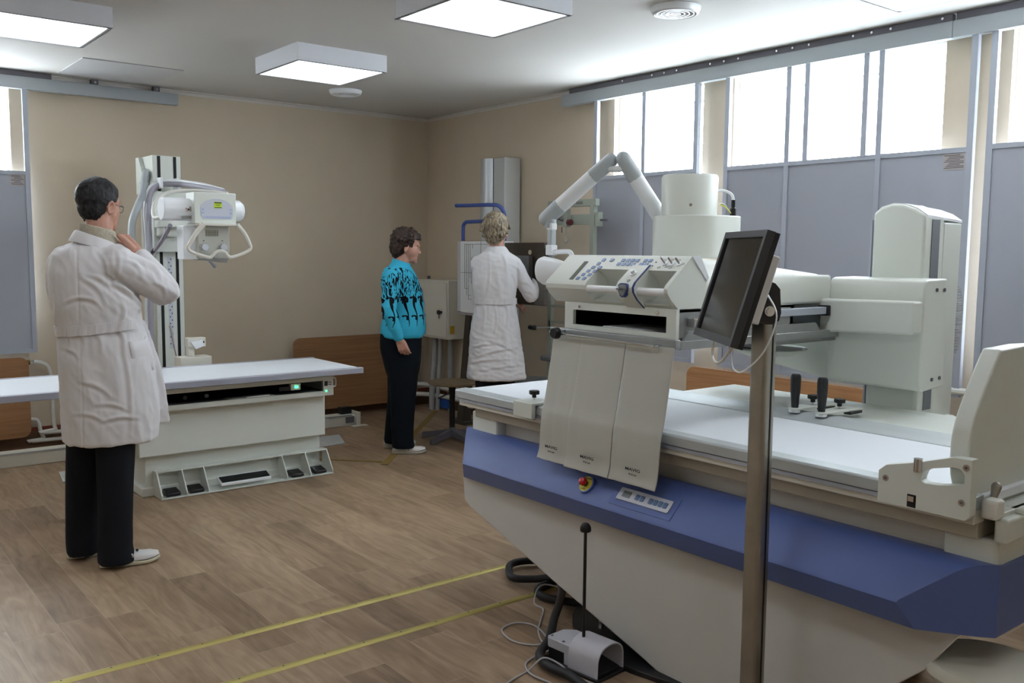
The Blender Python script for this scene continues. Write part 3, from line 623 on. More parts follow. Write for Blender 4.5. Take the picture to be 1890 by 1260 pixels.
# protective acrylic sheet at the console's far end
gl = MB().add([(-2.30,-4.57,1.36),(-2.50,-4.50,1.34),(-2.52,-4.60,1.255),(-2.36,-4.64,1.25),(-2.30,-4.573,1.36),(-2.50,-4.503,1.34),(-2.52,-4.603,1.255),(-2.36,-4.643,1.25)],[(0,1,2,3),(7,6,5,4),(0,4,5,1),(1,5,6,2),(2,6,7,3),(3,7,4,0)]).build('acrylic_guard', GLASS, S, smooth=False)
# ================================================================ IMAGE INTENSIFIER
I = thing('image_intensifier', 'white cylindrical housing standing on top of the control unit', 'image intensifier', (-1.86,-4.80,1.44))
MB().prism(rrect(-1.995,-1.685,-4.975,-4.665,.10,8), 2, 1.44,1.611).build('lower_housing', WHITE, I, bevel=.005)
MB().lathe([(.0001,1.605),(.112,1.605),(.115,1.765),(.109,1.776),(.0001,1.776)], (-1.87,-4.805,0), 48).build('upper_drum', WHITE, I)
MB().cyl((-1.965,-4.895,1.65),(-1.972,-4.9,1.65),.006,n=10).build('screw', CHROME, I)
cb = MB().tube([(-1.78,-4.85,1.71),(-1.74,-4.87,1.718),(-1.71,-4.89,1.705),(-1.70,-4.895,1.68),(-1.70,-4.895,1.66)], .006, 10, 5).build('camera_cable', PURE, I)
MB().lathe([(.0001,1.60),(.013,1.60),(.013,1.645),(.009,1.65),(.009,1.68),(.0001,1.68)], (-1.70,-4.895,0), 14).build('cable_plug', BLACK, I)
for k, c in enumerate(((210,200,60),(70,110,70),(225,225,225))): MB().tube([(-1.77,-4.88,1.66),(-1.745,-4.89+.004*k,1.65+.006*k),(-1.72,-4.90,1.625)], .0022, 6, 4).build('thin_wire', mat('wire_%s' % ('yellow','green','white')[k], c, .5), I)
# ================================================================ ARTICULATED ARM WITH HEAD
A = thing('support_arm', 'white jointed spring arm rising behind the control unit and bending down to a rounded head', 'jointed arm', (-1.82,-4.62,1.44))
Pb, Pe1, Pe2, Ph = V((-1.84,-4.63,1.60)), V((-2.0,-4.55,1.853)), V((-2.015,-4.49,1.848)), V((-2.15,-4.23,1.605))
def ell_tube(a, b, ra, rb, name, m_, par): return MB().cap(a, ra, b, rb, 20).build(name, m_, par)
MB().cyl((-1.82,-4.62,1.44),(-1.82,-4.62,1.62),.035,n=20).build('arm_base', GREYP, A)
d1 = (Pe1-Pb).normalized(); d2 = (Ph-Pe2).normalized()
MB().cyl(Pb, Pe1-d1*.085, .034, .033, 24).build('rear_arm_tube', PURE, A)
MB().cap(Pe1-d1*.09,.0345, Pe1,.031,22).build('rear_elbow_cover', GREYP, A)
MB().cyl(Pe2+d2*.09, Ph-d2*.075, .033,.034,24).build('front_arm_tube', PURE, A)
MB().cap(Pe2+d2*.095,.0345, Pe2,.031,22).build('front_elbow_cover', GREYP, A)
MB().box(-2.035,-1.985,-4.55,-4.49,1.80,1.822).build('elbow_link', PURE, A, bevel=.006)
MB().cap(Ph-d2*.08,.0355, Ph,.033,22).build('wrist_cover', GREYP, A)
Pv = Ph+V((.01,-.028,-.03))
MB().cyl(Ph+V((.008,-.02,-.0)), Ph+V((.008,-.02,-.04)), .026, n=20).build('wrist_hub', GREYP, A)
MB().prism(rrect(-2.158,-2.128,-4.275,-4.245,.006,4), 2, 1.485,1.575).build('drop_link', GREYP, A, bevel=.002)
MB().prism(rrect(-2.163,-2.123,-4.280,-4.240,.007,4), 2, 1.445,1.49).build('lower_socket', PURE, A, bevel=.004)
MB().prism(rrect(-2.161,-2.125,-4.278,-4.242,.007,4), 2, 1.555,1.585).build('upper_socket', PURE, A, bevel=.004)
MB().tube([(-2.14,-4.26,1.458),(-2.145,-4.36,1.462),(-2.15,-4.395,1.455),(-2.155,-4.41,1.43),(-2.16,-4.41,1.38)], .0105, 12, 5).build('yoke_tube', PURE, A)
mb = MB(); Hh = frame((-2.198,-4.352,1.372),(.25,-1,-.12),(0,.0,1))
mb = MB(Hh); mb.loft([[(x, .055*s_*cos(a)*1.0, .045*s_*sin(a)) for a in [2*pi*k/24 for k in range(24)]] for x, s_ in ((-.085,.55),(-.08,.95),(-.06,1.12),(0,1.08),(.06,.92),(.09,.7))])
mb.build('head_shell', PURE, A)
MB().cap((-2.24,-4.42,1.35),.026,(-2.31,-4.60,1.325),.03,16).build('head_neck', PURE, A)
# ================================================================ LEAD CURTAINS
def curtain(y0, y1, bot, label, k):
    # sheet hangs from the channel, rests on the table's front edge, then drops
    prof = [(-2.462,1.140),(-2.470,1.10),(-2.484,1.02),(-2.500,.94),(-2.512,.888),(-2.520,.862),(-2.526,.84),(-2.532,.79),(-2.536,.74),(-2.540,.70),(-2.552,bot)]
    if bot < .66: pass
    n = 14; vs = []; fs = []
    P = smooth_path([(x,0,z) for x, z in prof], 3)
    for p in P:
        t_ = (1.14-p.z)/.5
        for i in range(n+1):
            u = i/n; y = y0+(y1-y0)*u; sh_ = -.012*t_
            wv = .004*sin(u*7+k*2+t_*3)*t_ + .0015*sin(u*11+k)*min(1,t_*2)
            vs.append((p.x-abs(wv)*1.0-.002*k%0.004, y+sh_, p.z+.0))
    for a in range(len(P)-1):
        for i in range(n):
            q = a*(n+1)+i; fs.append((q,q+1,q+n+2,q+n+1))
    m2 = MB().add(vs, fs); o = m2.build('lead_curtain', LEADC, angle=80)
    so = o.modifiers.new('thickness', 'SOLIDIFY'); so.thickness = .005; so.offset = 1
    be = o.modifiers.new('edge', 'BEVEL'); be.width = .0015; be.segments = 2; be.limit_method = 'ANGLE'
    recenter(o); tag(o, label, 'lead curtain', 'lead curtain strips hanging from the control unit')
    xc = -2.5525; yc = y0+(y1-y0)*.47-.012
    F_ = frame((xc-.006,yc,bot+.055),(0,-1,0),(.02,0,1))
    lg = text('printed_logo', 'MAVIG', .021, F_, INK, o, depth=.0004, spacing=1.0, bold=.00015, sx=1.12, sy=.72)
    text('printed_note', 'Pb 0,5 mm', .0085, frame((xc-.0062,yc,bot+.038),(0,-1,0),(.02,0,1)), INK, o, depth=.0004)
    return o
curtain(-4.815,-4.655,.668,'grey lead curtain strip hanging from the control unit, leftmost of three',0)
curtain(-5.045,-4.815,.664,'grey lead curtain strip hanging from the control unit, middle of three',1)
curtain(-5.27,-5.048,.664,'grey lead curtain strip hanging from the control unit, rightmost of three',2)
# ================================================================ LOOSE FITTINGS ON THE TABLE
t = thing('rail_clamp', 'white clamp block with a black star knob on the table edge left of the curtains', 'clamp', (-2.47,-4.53,.80))
MB().prism([(-2.52,.80),(-2.52,.865),(-2.40,.865),(-2.40,.853),(-2.50,.853),(-2.50,.80)], 1, -4.59,-4.47).build('block', WHITE, t, bevel=.004)
def starknob(x, y, z, t_, r=.021, par='star_knob'):
    MB().cyl((x,y,z),(x,y,z+.012),.004,n=8).build('thread', CHROME, t_)
    pr = [(r*(1+.06*cos(6*a))*cos(a)+x, r*(1+.06*cos(6*a))*sin(a)+y) for a in [2*pi*k/36 for k in range(36)]]
    MB().prism(pr, 2, z+.022,z+.038).build(par, BLACK, t_, bevel=.003); MB().cyl((x,y,z+.009),(x,y,z+.023),.009,n=14).build('knob_neck', BLACK, t_)
starknob(-2.45,-4.52,.865,t)
def grip(y, label):
    t = thing('hand_grip', label, 'hand grip', (-1.80,y,.86), 'upright hand grips clamped to the rear rail')
    pts = [(-1.80-.026*cos(R(a)), y-.026*sin(R(a))) for a in range(-90,91,18)]
    pts = [(-1.815+.024*cos(R(a)), y+.024*sin(R(a))) for a in range(90,271,18)]+[(-1.62,y-.05),(-1.60,y-.01),(-1.66,y+.03)]
    MB().prism(pts, 2, .872,.88).build('mount_plate', WHITE, t, bevel=.002)
    MB().cyl((-1.815,y,.862),(-1.815,y,.872),.021,n=18).build('foot_disc', PURE, t)
    MB().box(-1.70,-1.62,y-.05,y-.02,.862,.873).build('clamp_jaw', BLACK, t, bevel=.002)
    MB().lathe([(.0001,.88),(.0135,.88),(.0155,.91),(.019,.95),(.0195,.99),(.018,1.002),(.014,1.007),(.0001,1.008)], (-1.815,y,0), 20).build('handle', BLACK, t)
    starknob(-1.70,y-.002,.88,t,.0195)
grip(-5.305,'black upright hand grip on the rear rail, the one nearer the monitor post')
grip(-5.42,'black upright hand grip on the rear rail, the one nearer the white column')
Fb = thing('footboard', 'large curved white footboard standing across the table end at the right edge', 'footboard', (-2.2,-6.26,.8))
fb = [(-2.44,.80),(-2.485,.90),(-2.492,.96),(-2.478,1.035),(-2.42,1.125),(-2.345,1.218),(-2.20,1.222),(-2.0,1.215),(-1.82,1.19),(-1.78,1.10),(-1.77,.80)]
MB().prism([(p.x,p.z) for p in smooth_path([(x,0,z) for x, z in fb[1:6]], 4)]+fb[6:]+[(-2.44,.80)], 1, -6.275,-6.225).build('board', WHITE, Fb, bevel=.006, seg=3, angle=50)
# side handle bracket with an oblong opening, built as plates around the hole
out = [(-6.055,.800),(-6.055,.885),(-6.075,.903),(-6.16,.925),(-6.255,.956),(-6.30,.956),(-6.30,.812),(-6.29,.800)]
hole = [(-6.170,.882),(-6.178,.905),(-6.20,.917),(-6.25,.929),(-6.272,.928),(-6.283,.915),(-6.283,.893),(-6.270,.887),(-6.22,.877),(-6.18,.874)]
def ringed(mb, out, hole, x0, x1):
    # join a simple outer and inner loop by resampling both by angle
    cy = sum(p[0] for p in hole)/len(hole); cz = sum(p[1] for p in hole)/len(hole); n = 60
    def hit(poly, a):
        dy, dz = cos(a), sin(a); best = None
        for i in range(len(poly)):
            p, q = poly[i], poly[(i+1)%len(poly)]; ex, ez = q[0]-p[0], q[1]-p[1]; den = dy*ez-dz*ex
            if abs(den) < 1e-12: continue
            tt = ((p[0]-cy)*ez-(p[1]-cz)*ex)/den; ss = ((p[0]-cy)*dz-(p[1]-cz)*dy)/den
            if tt > 0 and -1e-6 <= ss <= 1+1e-6: best = tt if best is None else max(best, tt)
        return (cy+dy*best, cz+dz*best)
    angs = sorted([2*pi*k/n for k in range(n)]+[math.atan2(p[1]-cz,p[0]-cy) % (2*pi) for p in out])
    rings_ = []
    for a in angs:
        h = hit(hole, a); o_ = hit(out, a); rings_.append([(x0,h[0],h[1]),(x0,o_[0],o_[1]),(x1,o_[0],o_[1]),(x1,h[0],h[1])])
    rings_.append(rings_[0]); return mb.loft(rings_, cap=False)
br = ringed(MB(), out, hole, -2.527,-2.493).build('side_bracket', WHITE, Fb, bevel=.003, angle=40)
for y, z in ((-6.077,.868),(-6.287,.935),(-6.28,.845)):
    MB().cyl((-2.527,y,z),(-2.530,y,z),.0085,n=16).build('socket_screw', CHROME, br); MB().cyl((-2.530,y,z),(-2.5305,y,z),.004,n=6).build('socket', DGREY, br)
MB().cyl((-2.527,-6.163,.902),(-2.527,-6.163,.936),.0115,n=16).build('locking_pin', CHROME, br)
MB().box(-2.5275,-2.5265,-6.162,-6.138,.804,.838).build('latch_opening', DARK, br); MB().box(-2.532,-2.527,-6.158,-6.142,.82,.834).build('latch', CHROME, br)
MB().box(-2.47,-2.42,-6.34,-6.30,.80,.85).build('nylon_block', mat('translucent_nylon',(228,228,222),.4), Fb, bevel=.008)
MB().cap((-2.40,-6.30,.835),.007,(-2.385,-6.30,.868),.013,12).build('release_lever', STEEL, Fb)
MB().box(-2.44,-1.78,-6.335,-6.275,.795,.812).build('end_track', WHITE, Fb, bevel=.003)
# ================================================================ MONITOR AND STAND
Mn = thing('monitor_stand', 'square stainless steel post with a black tilting bracket in front of the table', 'stand', (-2.69,-5.79,0))
px_, py_ = -2.695, -5.795
MB().prism(rrect(px_-.027,px_+.027,py_-.027,py_+.027,.012,4), 2, .02,1.315).build('post', STEEL, Mn)
MB().box(px_+.0,px_+.007,py_-.0285,py_-.0265,.02,1.30).build('post_channel', mat('dark_seam_metal',(60,54,48),.4,metal=.8), Mn, bevel=.001)
MB().prism(rrect(px_-.3,px_+.06,py_-.25,py_+.25,.05,5), 2, 0,.02).build('base_plate', STEEL, Mn)
ta, tt = .611474, .28635; s9 = .902
mc = V((-2.762,-5.718,1.371))
uL = V((sin(ta), cos(ta), 0)); nn = V((-cos(ta), sin(ta), 0)); up = V((0,0,1))*cos(tt)-nn*sin(tt); nf = nn*cos(tt)+V((0,0,1))*sin(tt)
FM = frame(mc, -uL, up, nf); Wm, Hm = .41*s9/2, .348*s9/2
Mo = thing('monitor', 'black flat screen monitor, switched off and tilted, on the steel post', 'monitor', tuple(mc))
b = MB(FM); z_ = 0
b.box(-Wm,Wm,-Hm,-Hm+.022,-.022,.0).box(-Wm,Wm,Hm-.018,Hm,-.022,.0).box(-Wm,-Wm+.018,-Hm+.022,Hm-.018,-.022,.0).box(Wm-.018,Wm,-Hm+.022,Hm-.018,-.022,.0)
b.build('bezel', BEZEL, Mo, bevel=.0)
MB(FM).box(-Wm+.017,Wm-.017,-Hm+.021,Hm-.017,-.02,-.006).build('screen', GLASSG, Mo, smooth=False)
MB(FM).box(-Wm+.0005,Wm-.0005,-Hm+.0005,Hm-.0005,-.036,-.022).build('back_cover', BLACK, Mo, bevel=.002)
MB(FM).box(Wm-.30,Wm-.02,-Hm+.075,Hm-.055,-.062,-.036).build('rear_housing', PURE, Mo, bevel=.004)
# bracket on the post
Bk = V((px_+.0,py_,1.31))
dback = V((.80,.60,0)); q1 = FM @ V((.05,.0,-.064))
MB(FM).box(-.02,.07,-.075,.045,-.078,-.062).build('bracket_plate', BLACK, Mn, bevel=.003)
sd = V((.55,-.835,0)).normalized()   # towards lower right of the view
for o_ in (-.036,.030):
    F_ = frame(V((px_,py_,1.318))+V((.30,-.95,0))*0+V((cos(R(-52)),sin(R(-52)),0))*0, (1,0,0), (0,0,1))
ax_ = V((.36,-.93,0)).normalized(); hz = V((0,0,1)).cross(ax_).normalized()
F_ = frame((px_,py_,1.305), (.819,-.574,0), (0,0,1))
earp = [(-.034,-.005),(-.028,-.028),(-.012,-.036),(.012,-.036),(.028,-.026),(.033,-.005),(.028,.06),(.015,.075),(-.04,.098),(-.052,.06)]
for za in (.0285,-.0365):
    m2 = MB(F_); m2.prism(earp, 2, za, za+.008); m2.build('bracket_ear', BLACK, Mn, bevel=.001)
m2 = MB(F_); m2.cyl((0,0,-.045),(0,0,.045),.010,n=6); m2.build('pivot_bolt', CHROME, Mn); m2 = MB(F_); m2.cyl((0,0,.037),(0,0,.040),.014,n=20).cyl((0,0,-.037),(0,0,-.040),.014,n=20); m2.build('washer', CHROME, Mn)
c_ = MB().tube([FM @ V(p) for p in ((-.10,-Hm+.03,-.04),(-.098,-Hm-.03,-.045),(-.07,-Hm-.055,-.05),(-.01,-Hm-.05,-.05),(.05,-Hm+.0,-.05),(.06,-Hm+.05,-.055))], .0042, 8, 6).build('power_cable', WARMW, Mo)
c_ = MB().tube([FM @ V(p) for p in ((.04,-Hm+.03,-.05),(.055,-Hm-.02,-.055),(.09,-Hm-.055,-.06),(.13,-Hm-.05,-.075),(.16,-Hm+.02,-.10),(.165,-Hm+.11,-.10),(.13,-Hm+.16,-.07))], .0022, 8, 6).build('video_cable', PURE, Mo)
# ================================================================ FOOT SWITCH, HOSE, CABLES
Fs = thing('foot_switch', 'grey hooded foot switch with a tall black rod and knob on the floor', 'foot switch', (-2.65,-5.05,0))
fd = V((.10,-1,0)).normalized()      # opening direction (towards lower right)
FF = frame((-2.648,-5.05,0), fd, V((1,.10,0)), (0,0,1)) @ Matrix.Diagonal((.8,1,1,1))
def hoodring(x, s_=1):
    P_ = [(-.072,.0),(-.070,.06),(-.064,.085),(-.045,.108),(-.01,.118),(.03,.115),(.058,.098),(.07,.07),(.072,.0)]
    P_ = smooth_path([(0,a*s_,b) for a, b in P_], 3); return [(x,p.y,p.z) for p in P_]
hr0 = hoodring(0); ins = [(x,y*.93,z*.95) for x, y, z in hr0]
mb = MB(FF)
def strip_ring(x): 
    o_ = hoodring(x); i_ = [(p[0],p[1]*.93,p[2]*.95) for p in reversed(o_)]; return o_+i_
mb.loft([strip_ring(-.02),strip_ring(.06),strip_ring(.15)]); mb.build('hood', mat('light_grey_pedal_hood',(196,196,206),.3), Fs, bevel=.002, angle=50)
MB(FF).prism([(-.165,-.05),(-.15,-.062),(-.01,-.062),(-.01,.062),(-.12,.062),(-.165,.03)], 2, .05,.085).build('housing_top', mat('pedal_housing_grey',(188,190,200),.35), Fs, bevel=.003)
MB(FF).prism([(-.163,-.048),(-.148,-.06),(-.01,-.06),(-.01,.06),(-.12,.06),(-.163,.03)], 2, .008,.05).build('housing_side', BLACK, Fs, bevel=.002)
MB(FF).box(-.05,-.012,-.064,.064,.012,.052).build('housing_rib', mat('pedal_housing_grey',(188,190,200),.35), Fs)
MB(FF).box(-.17,.16,-.078,.078,0,.012).build('base', BLACK, Fs, bevel=.003)
MB(FF).prism([(0,.03),(.14,.014),(.14,.022),(0,.04)], 1, -.055,.055).build('pedal', RUBBER, Fs)
for x, y in ((-.15,-.04),(-.07,-.05)): MB(FF).cyl((x,y,.085),(x,y,.0865),.006,n=10).build('screw', DGREY, Fs)
rp = FF @ V((.015,-.02,.116)); rd = MB().cyl(rp, (rp.x+.0,rp.y+.0,.50), .0058, n=12).build('carrying_rod', BLACK, Fs)
MB().lathe([(.0001,-.012),(.018,-.012),(.02,-.008),(.019,.004),(.012,.016),(.0001,.02)], (rp.x,rp.y,.507), 20).build('rod_knob', BLACK, Fs)
o = MB().tube([(-2.0,-4.25,.03),(-2.15,-4.13,.026),(-2.24,-4.12,.026),(-2.31,-4.19,.026),(-2.345,-4.27,.026),(-2.29,-4.34,.03),(-2.25,-4.42,.05),(-2.27,-4.50,.06),(-2.38,-4.62,.05),(-2.52,-4.74,.04),(-2.65,-4.86,.03),(-2.755,-4.93,.026),(-2.79,-5.02,.026),(-2.78,-5.12,.026),(-2.80,-5.25,.026)], .0165, 14, 8).build('corrugated_hose', RUBBER); tag(recenter(o), 'thick black hose looping on the floor and passing left of the foot switch', 'hose', 'black hoses looping under the table')
o = MB().tube([(-2.1,-4.36,.026),(-2.21,-4.40,.022),(-2.30,-4.41,.022),(-2.36,-4.45,.022),(-2.375,-4.52,.022),(-2.33,-4.61,.022),(-2.27,-4.70,.022),(-2.18,-4.73,.03)], .0165, 14, 8).build('corrugated_hose', RUBBER); tag(recenter(o), 'black hose loop on the floor that ends under the table', 'hose', 'black hoses looping under the table')
CBL = mat('grey_cable', (176,174,176), .5)
o = MB().tube([(-2.62,-4.90,.03),(-2.66,-4.85,.012),(-2.60,-4.74,.006),(-2.52,-4.66,.006),(-2.44,-4.58,.006),(-2.42,-4.50,.006),(-2.33,-4.46,.05),(-2.2,-4.6,.006)], .0035, 8, 7).build('thin_cable', CBL); tag(recenter(o), 'thin grey cable rising from behind the foot switch to the hose loop', 'cable')
o = MB().tube([(-2.64,-4.88,.03),(-2.69,-4.82,.006),(-2.73,-4.74,.006),(-2.70,-4.64,.006),(-2.62,-4.62,.006),(-2.575,-4.68,.006),(-2.60,-4.78,.006),(-2.66,-4.87,.01)], .0035, 8, 7).build('thin_cable', CBL); tag(recenter(o), 'thin grey cable curled in a loop left of the hose', 'cable')
o = MB().tube([(-2.70,-4.93,.03),(-2.76,-4.90,.006),(-2.82,-4.93,.006),(-2.85,-5.0,.006),(-2.84,-5.1,.006),(-2.87,-5.2,.006)], .0035, 8, 7).build('thin_cable', CBL); tag(recenter(o), 'thin grey cable running off the bottom edge of the photo', 'cable')
o = MB().tube([(-3.02,-5.03,.006),(-2.93,-4.99,.006),(-2.84,-4.97,.006),(-2.79,-4.99,.045),(-2.755,-5.04,.03),(-2.745,-5.1,.006),(-2.72,-5.2,.006)], .0035, 8, 7).build('thin_cable', CBL); tag(recenter(o), 'thin grey cable crossing over the black hose in front of the foot switch', 'cable')
# ================================================================ X-RAY TABLE (left)
Bt = thing('radiography_table', 'white x-ray examination table with a long floating top behind the man', 'x-ray table', (-2.65,-1.75,0))
MB().box(-3.955,-1.90,-2.09,-1.43,.688,.703).build('tabletop', TOPM, Bt, bevel=.002)
for a, b in ((-2.125,-2.085),(-1.435,-1.395)):
    MB().box(-3.975,-1.885,a,b,.668,.705).build('edge_profile', mat('silver_lilac_profile',(176,178,192),.32,metal=.4), Bt, bevel=.003)
MB().box(-3.978,-3.955,-2.12,-1.4,.668,.700).box(-1.905,-1.887,-2.12,-1.4,.668,.700).build('end_profile', PURE, Bt, bevel=.002)
bw = WHITE
MB().box(-3.19,-2.06,-1.84,-1.42,.0,.28).build('base_plinth', WHITE, Bt, bevel=.006)
MB().box(-3.215,-2.05,-1.86,-1.40,.0,.055).build('floor_skirt', WHITE, Bt, bevel=.006)
MB().box(-3.24,-2.05,-1.905,-1.40,.245,.535).build('side_cover', WHITE, Bt, bevel=.008)
mb = MB(); yb_, yf = -1.40, -1.985
mb.box(-3.24,-2.03,yf,yf+.02,.522,.552).box(-3.24,-2.03,yf,yf+.02,.620,.645).box(-2.10,-2.03,yf,yf+.02,.552,.620).box(-3.24,-3.20,yf,yf+.02,.552,.620)
mb.box(-3.24,-2.03,yf+.02,yb_,.522,.535).box(-3.24,-2.03,yf+.02,yb_,.633,.645).box(-2.045,-2.03,yf+.02,yb_,.535,.633).box(-3.24,-3.225,yf+.02,yb_,.535,.633).box(-3.225,-2.045,yb_-.015,yb_,.535,.633)
mb.build('drawer_housing', WHITE, Bt, bevel=.0)
MB().box(-3.22,-2.05,-1.96,-1.42,.536,.538).box(-3.22,-2.05,-1.45,-1.42,.538,.63).build('housing_lining', DARK, Bt)
MB().box(-3.15,-2.10,-1.80,-1.5,.6455,.667).build('float_carriage', BLACK, Bt)
MB().box(-3.15,-2.12,-1.955,-1.90,.54,.552).build('inner_rail', mat('dark_steel_rail',(70,72,76),.4,metal=.5), Bt)
MB().box(-2.40,-2.27,-1.975,-1.8,.575,.60).build('cassette_latch', BLACK, Bt)
lt = MB().box(-2.325,-2.26,-1.985,-1.95,.575,.617).build('indicator_box', WHITE, Bt, bevel=.003)
GREEN = mat('green_led', (60,220,130), .4, emit=(70,255,150), estr=2.2)
MB().box(-2.302,-2.278,-1.988,-1.984,.588,.604).build('green_indicator', GREEN, lt)
MB().cyl((-2.082,-1.985,.552),(-2.082,-1.988,.552),.0065,n=12).build('green_lamp', GREEN, Bt)
MB().box(-2.095,-2.072,-1.988,-1.984,.585,.615).build('black_switch', BLACK, Bt)
for z in (.59,.605): MB().box(-2.065,-2.045,-1.987,-1.984,z,z+.004).build('printed_mark', INK, Bt)
for x in (-2.98,-2.85): MB().cyl((x,-1.95,.585),(x,-1.94,.585),.012,n=16).build('roller', mat('dark_steel_rail',(70,72,76),.4), Bt)
MB().prism([(-2.75,.553),(-2.42,.553),(-2.45,.560),(-2.72,.560)], 1, -1.985,-1.93).build('tray_handle', ZINC, Bt, bevel=.002)
MB().box(-2.62,-2.47,-1.995,-1.975,.556,.562).build('tray_grip', PURE, Bt, bevel=.002)
MB().tube([(-2.03,-1.96,.63),(-2.005,-1.96,.628),(-2.0,-1.96,.60),(-2.005,-1.96,.575),(-2.03,-1.96,.573)], .005, 8, 4).build('end_handle', PURE, Bt)
# foot control tray
Ft = MB()
Ft.box(-3.14,-2.04,-1.995,-1.84,.004,.012).box(-3.14,-2.04,-1.905,-1.845,.145,.153).prism([(-1.845,.004),(-1.845,.153),(-1.905,.153),(-1.995,.03),(-1.995,.004)], 0, -3.145,-3.137)
for x in (-2.995,-2.865,-2.36,-2.20,-2.045): Ft.prism([(-1.845,.004),(-1.845,.153),(-1.905,.153),(-1.995,.03),(-1.995,.004)], 0, x-.003,x+.003)
ft = Ft.build('pedal_tray', WHITE, Bt)
for x in (-3.07,-2.93,-2.285,-2.125): MB().prism([(-1.985,.014),(-1.985,.035),(-1.90,.05),(-1.89,.014)], 0, x-.042,x+.042).build('foot_pedal', BLACK, ft, bevel=.006)
MB().prism([(-1.995,.03),(-1.995,.045),(-1.91,.075),(-1.90,.06)], 0, -2.79,-2.47).build('long_pedal', PURE, ft, bevel=.003)
MB().prism([(-1.984,.0505),(-1.984,.053),(-1.925,.074),(-1.925,.0715)], 0, -2.78,-2.475).build('pedal_tread', BLACK, ft)
MB().cyl((-2.10,-1.846,.10),(-2.10,-1.85,.10),.01,n=12).build('screw', CHROME, ft)
# ================================================================ TUBE COLUMN
Ts = thing('tube_column', 'white floor-mounted column with two dark slots behind the left table', 'x-ray column', (-2.66,-.60,.09))
MB().box(-2.745,-2.55,-.72,-.42,.10,2.105).build('mast', WHITE, Ts, bevel=.004)
for x in (-2.712,-2.602): MB().box(x,x+.02,-.7235,-.719,.15,2.10).build('guide_slot', DARK, Ts)
MB().box(-2.66,-2.63,-.7215,-.7195,.75,1.40).build('height_scale', LGREY, Ts, smooth=False)
for k in range(26): MB().box(-2.655+.014*(k%2),-2.648+.014*(k%2),-.7225,-.7215,.78+.024*k,.788+.024*k).build('scale_mark', INK, Ts, smooth=False)
MB().prism([(-.70,1.84),(-.50,2.10),(-.44,2.10),(-.44,1.84)], 0, -2.775,-2.747).build('side_plate', WHITE, Ts, bevel=.002)
MB().cyl((-2.80,-.62,1.97),(-2.745,-.62,1.97),.045,n=24).build('pulley_cover', WHITE, Ts)
MB().box(-2.80,-2.52,-.80,-.36,.09,.16).build('floor_carriage', WHITE, Ts, bevel=.006)
cg = MB().box(-2.765,-2.53,-.775,-.722,1.435,1.855).build('lift_carriage', WHITE, Ts, bevel=.004)
MB().box(-2.60,-2.565,-.79,-.774,1.42,1.60).build('lock_plate', PURE, cg, bevel=.002)
for z in (1.435,1.5,1.585): MB().cyl((-2.583,-.79,z),(-2.583,-.793,z),.005,n=10).build('screw', DGREY, cg)
MB().box(-2.76,-2.60,-1.55,-.76,1.60,1.71).build('cross_arm', WHITE, Ts, bevel=.008)
MB().box(-2.75,-2.60,-.95,-.775,1.54,1.62).build('arm_block', WHITE, Ts, bevel=.006)
GH = mat('grey_corrugated_sleeve', (168,174,178), .45, bump=.3, bscale=120)
GC = mat('lilac_grey_cable', (158,156,168), .45)
hs = [([( -2.77,-.66,1.99),(-2.80,-.72,1.93),(-2.84,-.80,1.83),(-2.90,-.88,1.74),(-2.96,-.95,1.62),(-2.98,-1.0,1.45)], .024, GH, 'cable_sleeve'),
 ([(-2.79,-.62,1.92),(-2.79,-.65,1.7),(-2.79,-.68,1.4),(-2.78,-.7,1.0),(-2.78,-.7,.5)], .012, GC, 'hanging_cable'),
 ([(-2.48,-1.35,1.83),(-2.53,-1.1,1.875),(-2.62,-.86,1.90),(-2.72,-.80,1.895),(-2.79,-.82,1.84),(-2.82,-.84,1.7),(-2.815,-.84,1.5),(-2.82,-.84,1.2),(-2.82,-.82,.8)], .018, GC, 'high_voltage_cable'),
 ([(-2.47,-1.3,1.85),(-2.54,-1.05,1.90),(-2.63,-.83,1.925),(-2.72,-.78,1.915),(-2.80,-.80,1.86),(-2.835,-.82,1.72),(-2.83,-.82,1.5),(-2.84,-.82,1.2),(-2.84,-.8,.8)], .012, PURE, 'high_voltage_cable'),
 ([(-2.93,-1.62,1.60),(-2.92,-1.45,1.52),(-2.90,-1.2,1.44),(-2.87,-1.0,1.40),(-2.84,-.9,1.44),(-2.82,-.86,1.6),(-2.81,-.84,1.72)], .013, GC, 'high_voltage_cable'),
 ([(-2.50,-1.45,1.815),(-2.65,-1.25,1.84),(-2.80,-1.2,1.82),(-2.89,-1.22,1.75),(-2.92,-1.28,1.66),(-2.90,-1.35,1.66),(-2.86,-1.5,1.72)], .013, PIPE, 'high_voltage_cable')]
for pts, r, m_, nm in hs: MB().tube(pts, r, 12, 7).build(nm, m_, Ts)
MB().cyl((-2.905,-1.23,1.449),(-2.90,-1.17,1.437),.0145,n=14).build('cable_marker', BLACK, Ts)
for x in (-2.725,-2.615): MB().box(x-.008,x+.008,-.85,-.775,1.868,1.945).build('cable_clip', PURE, Ts, bevel=.002)
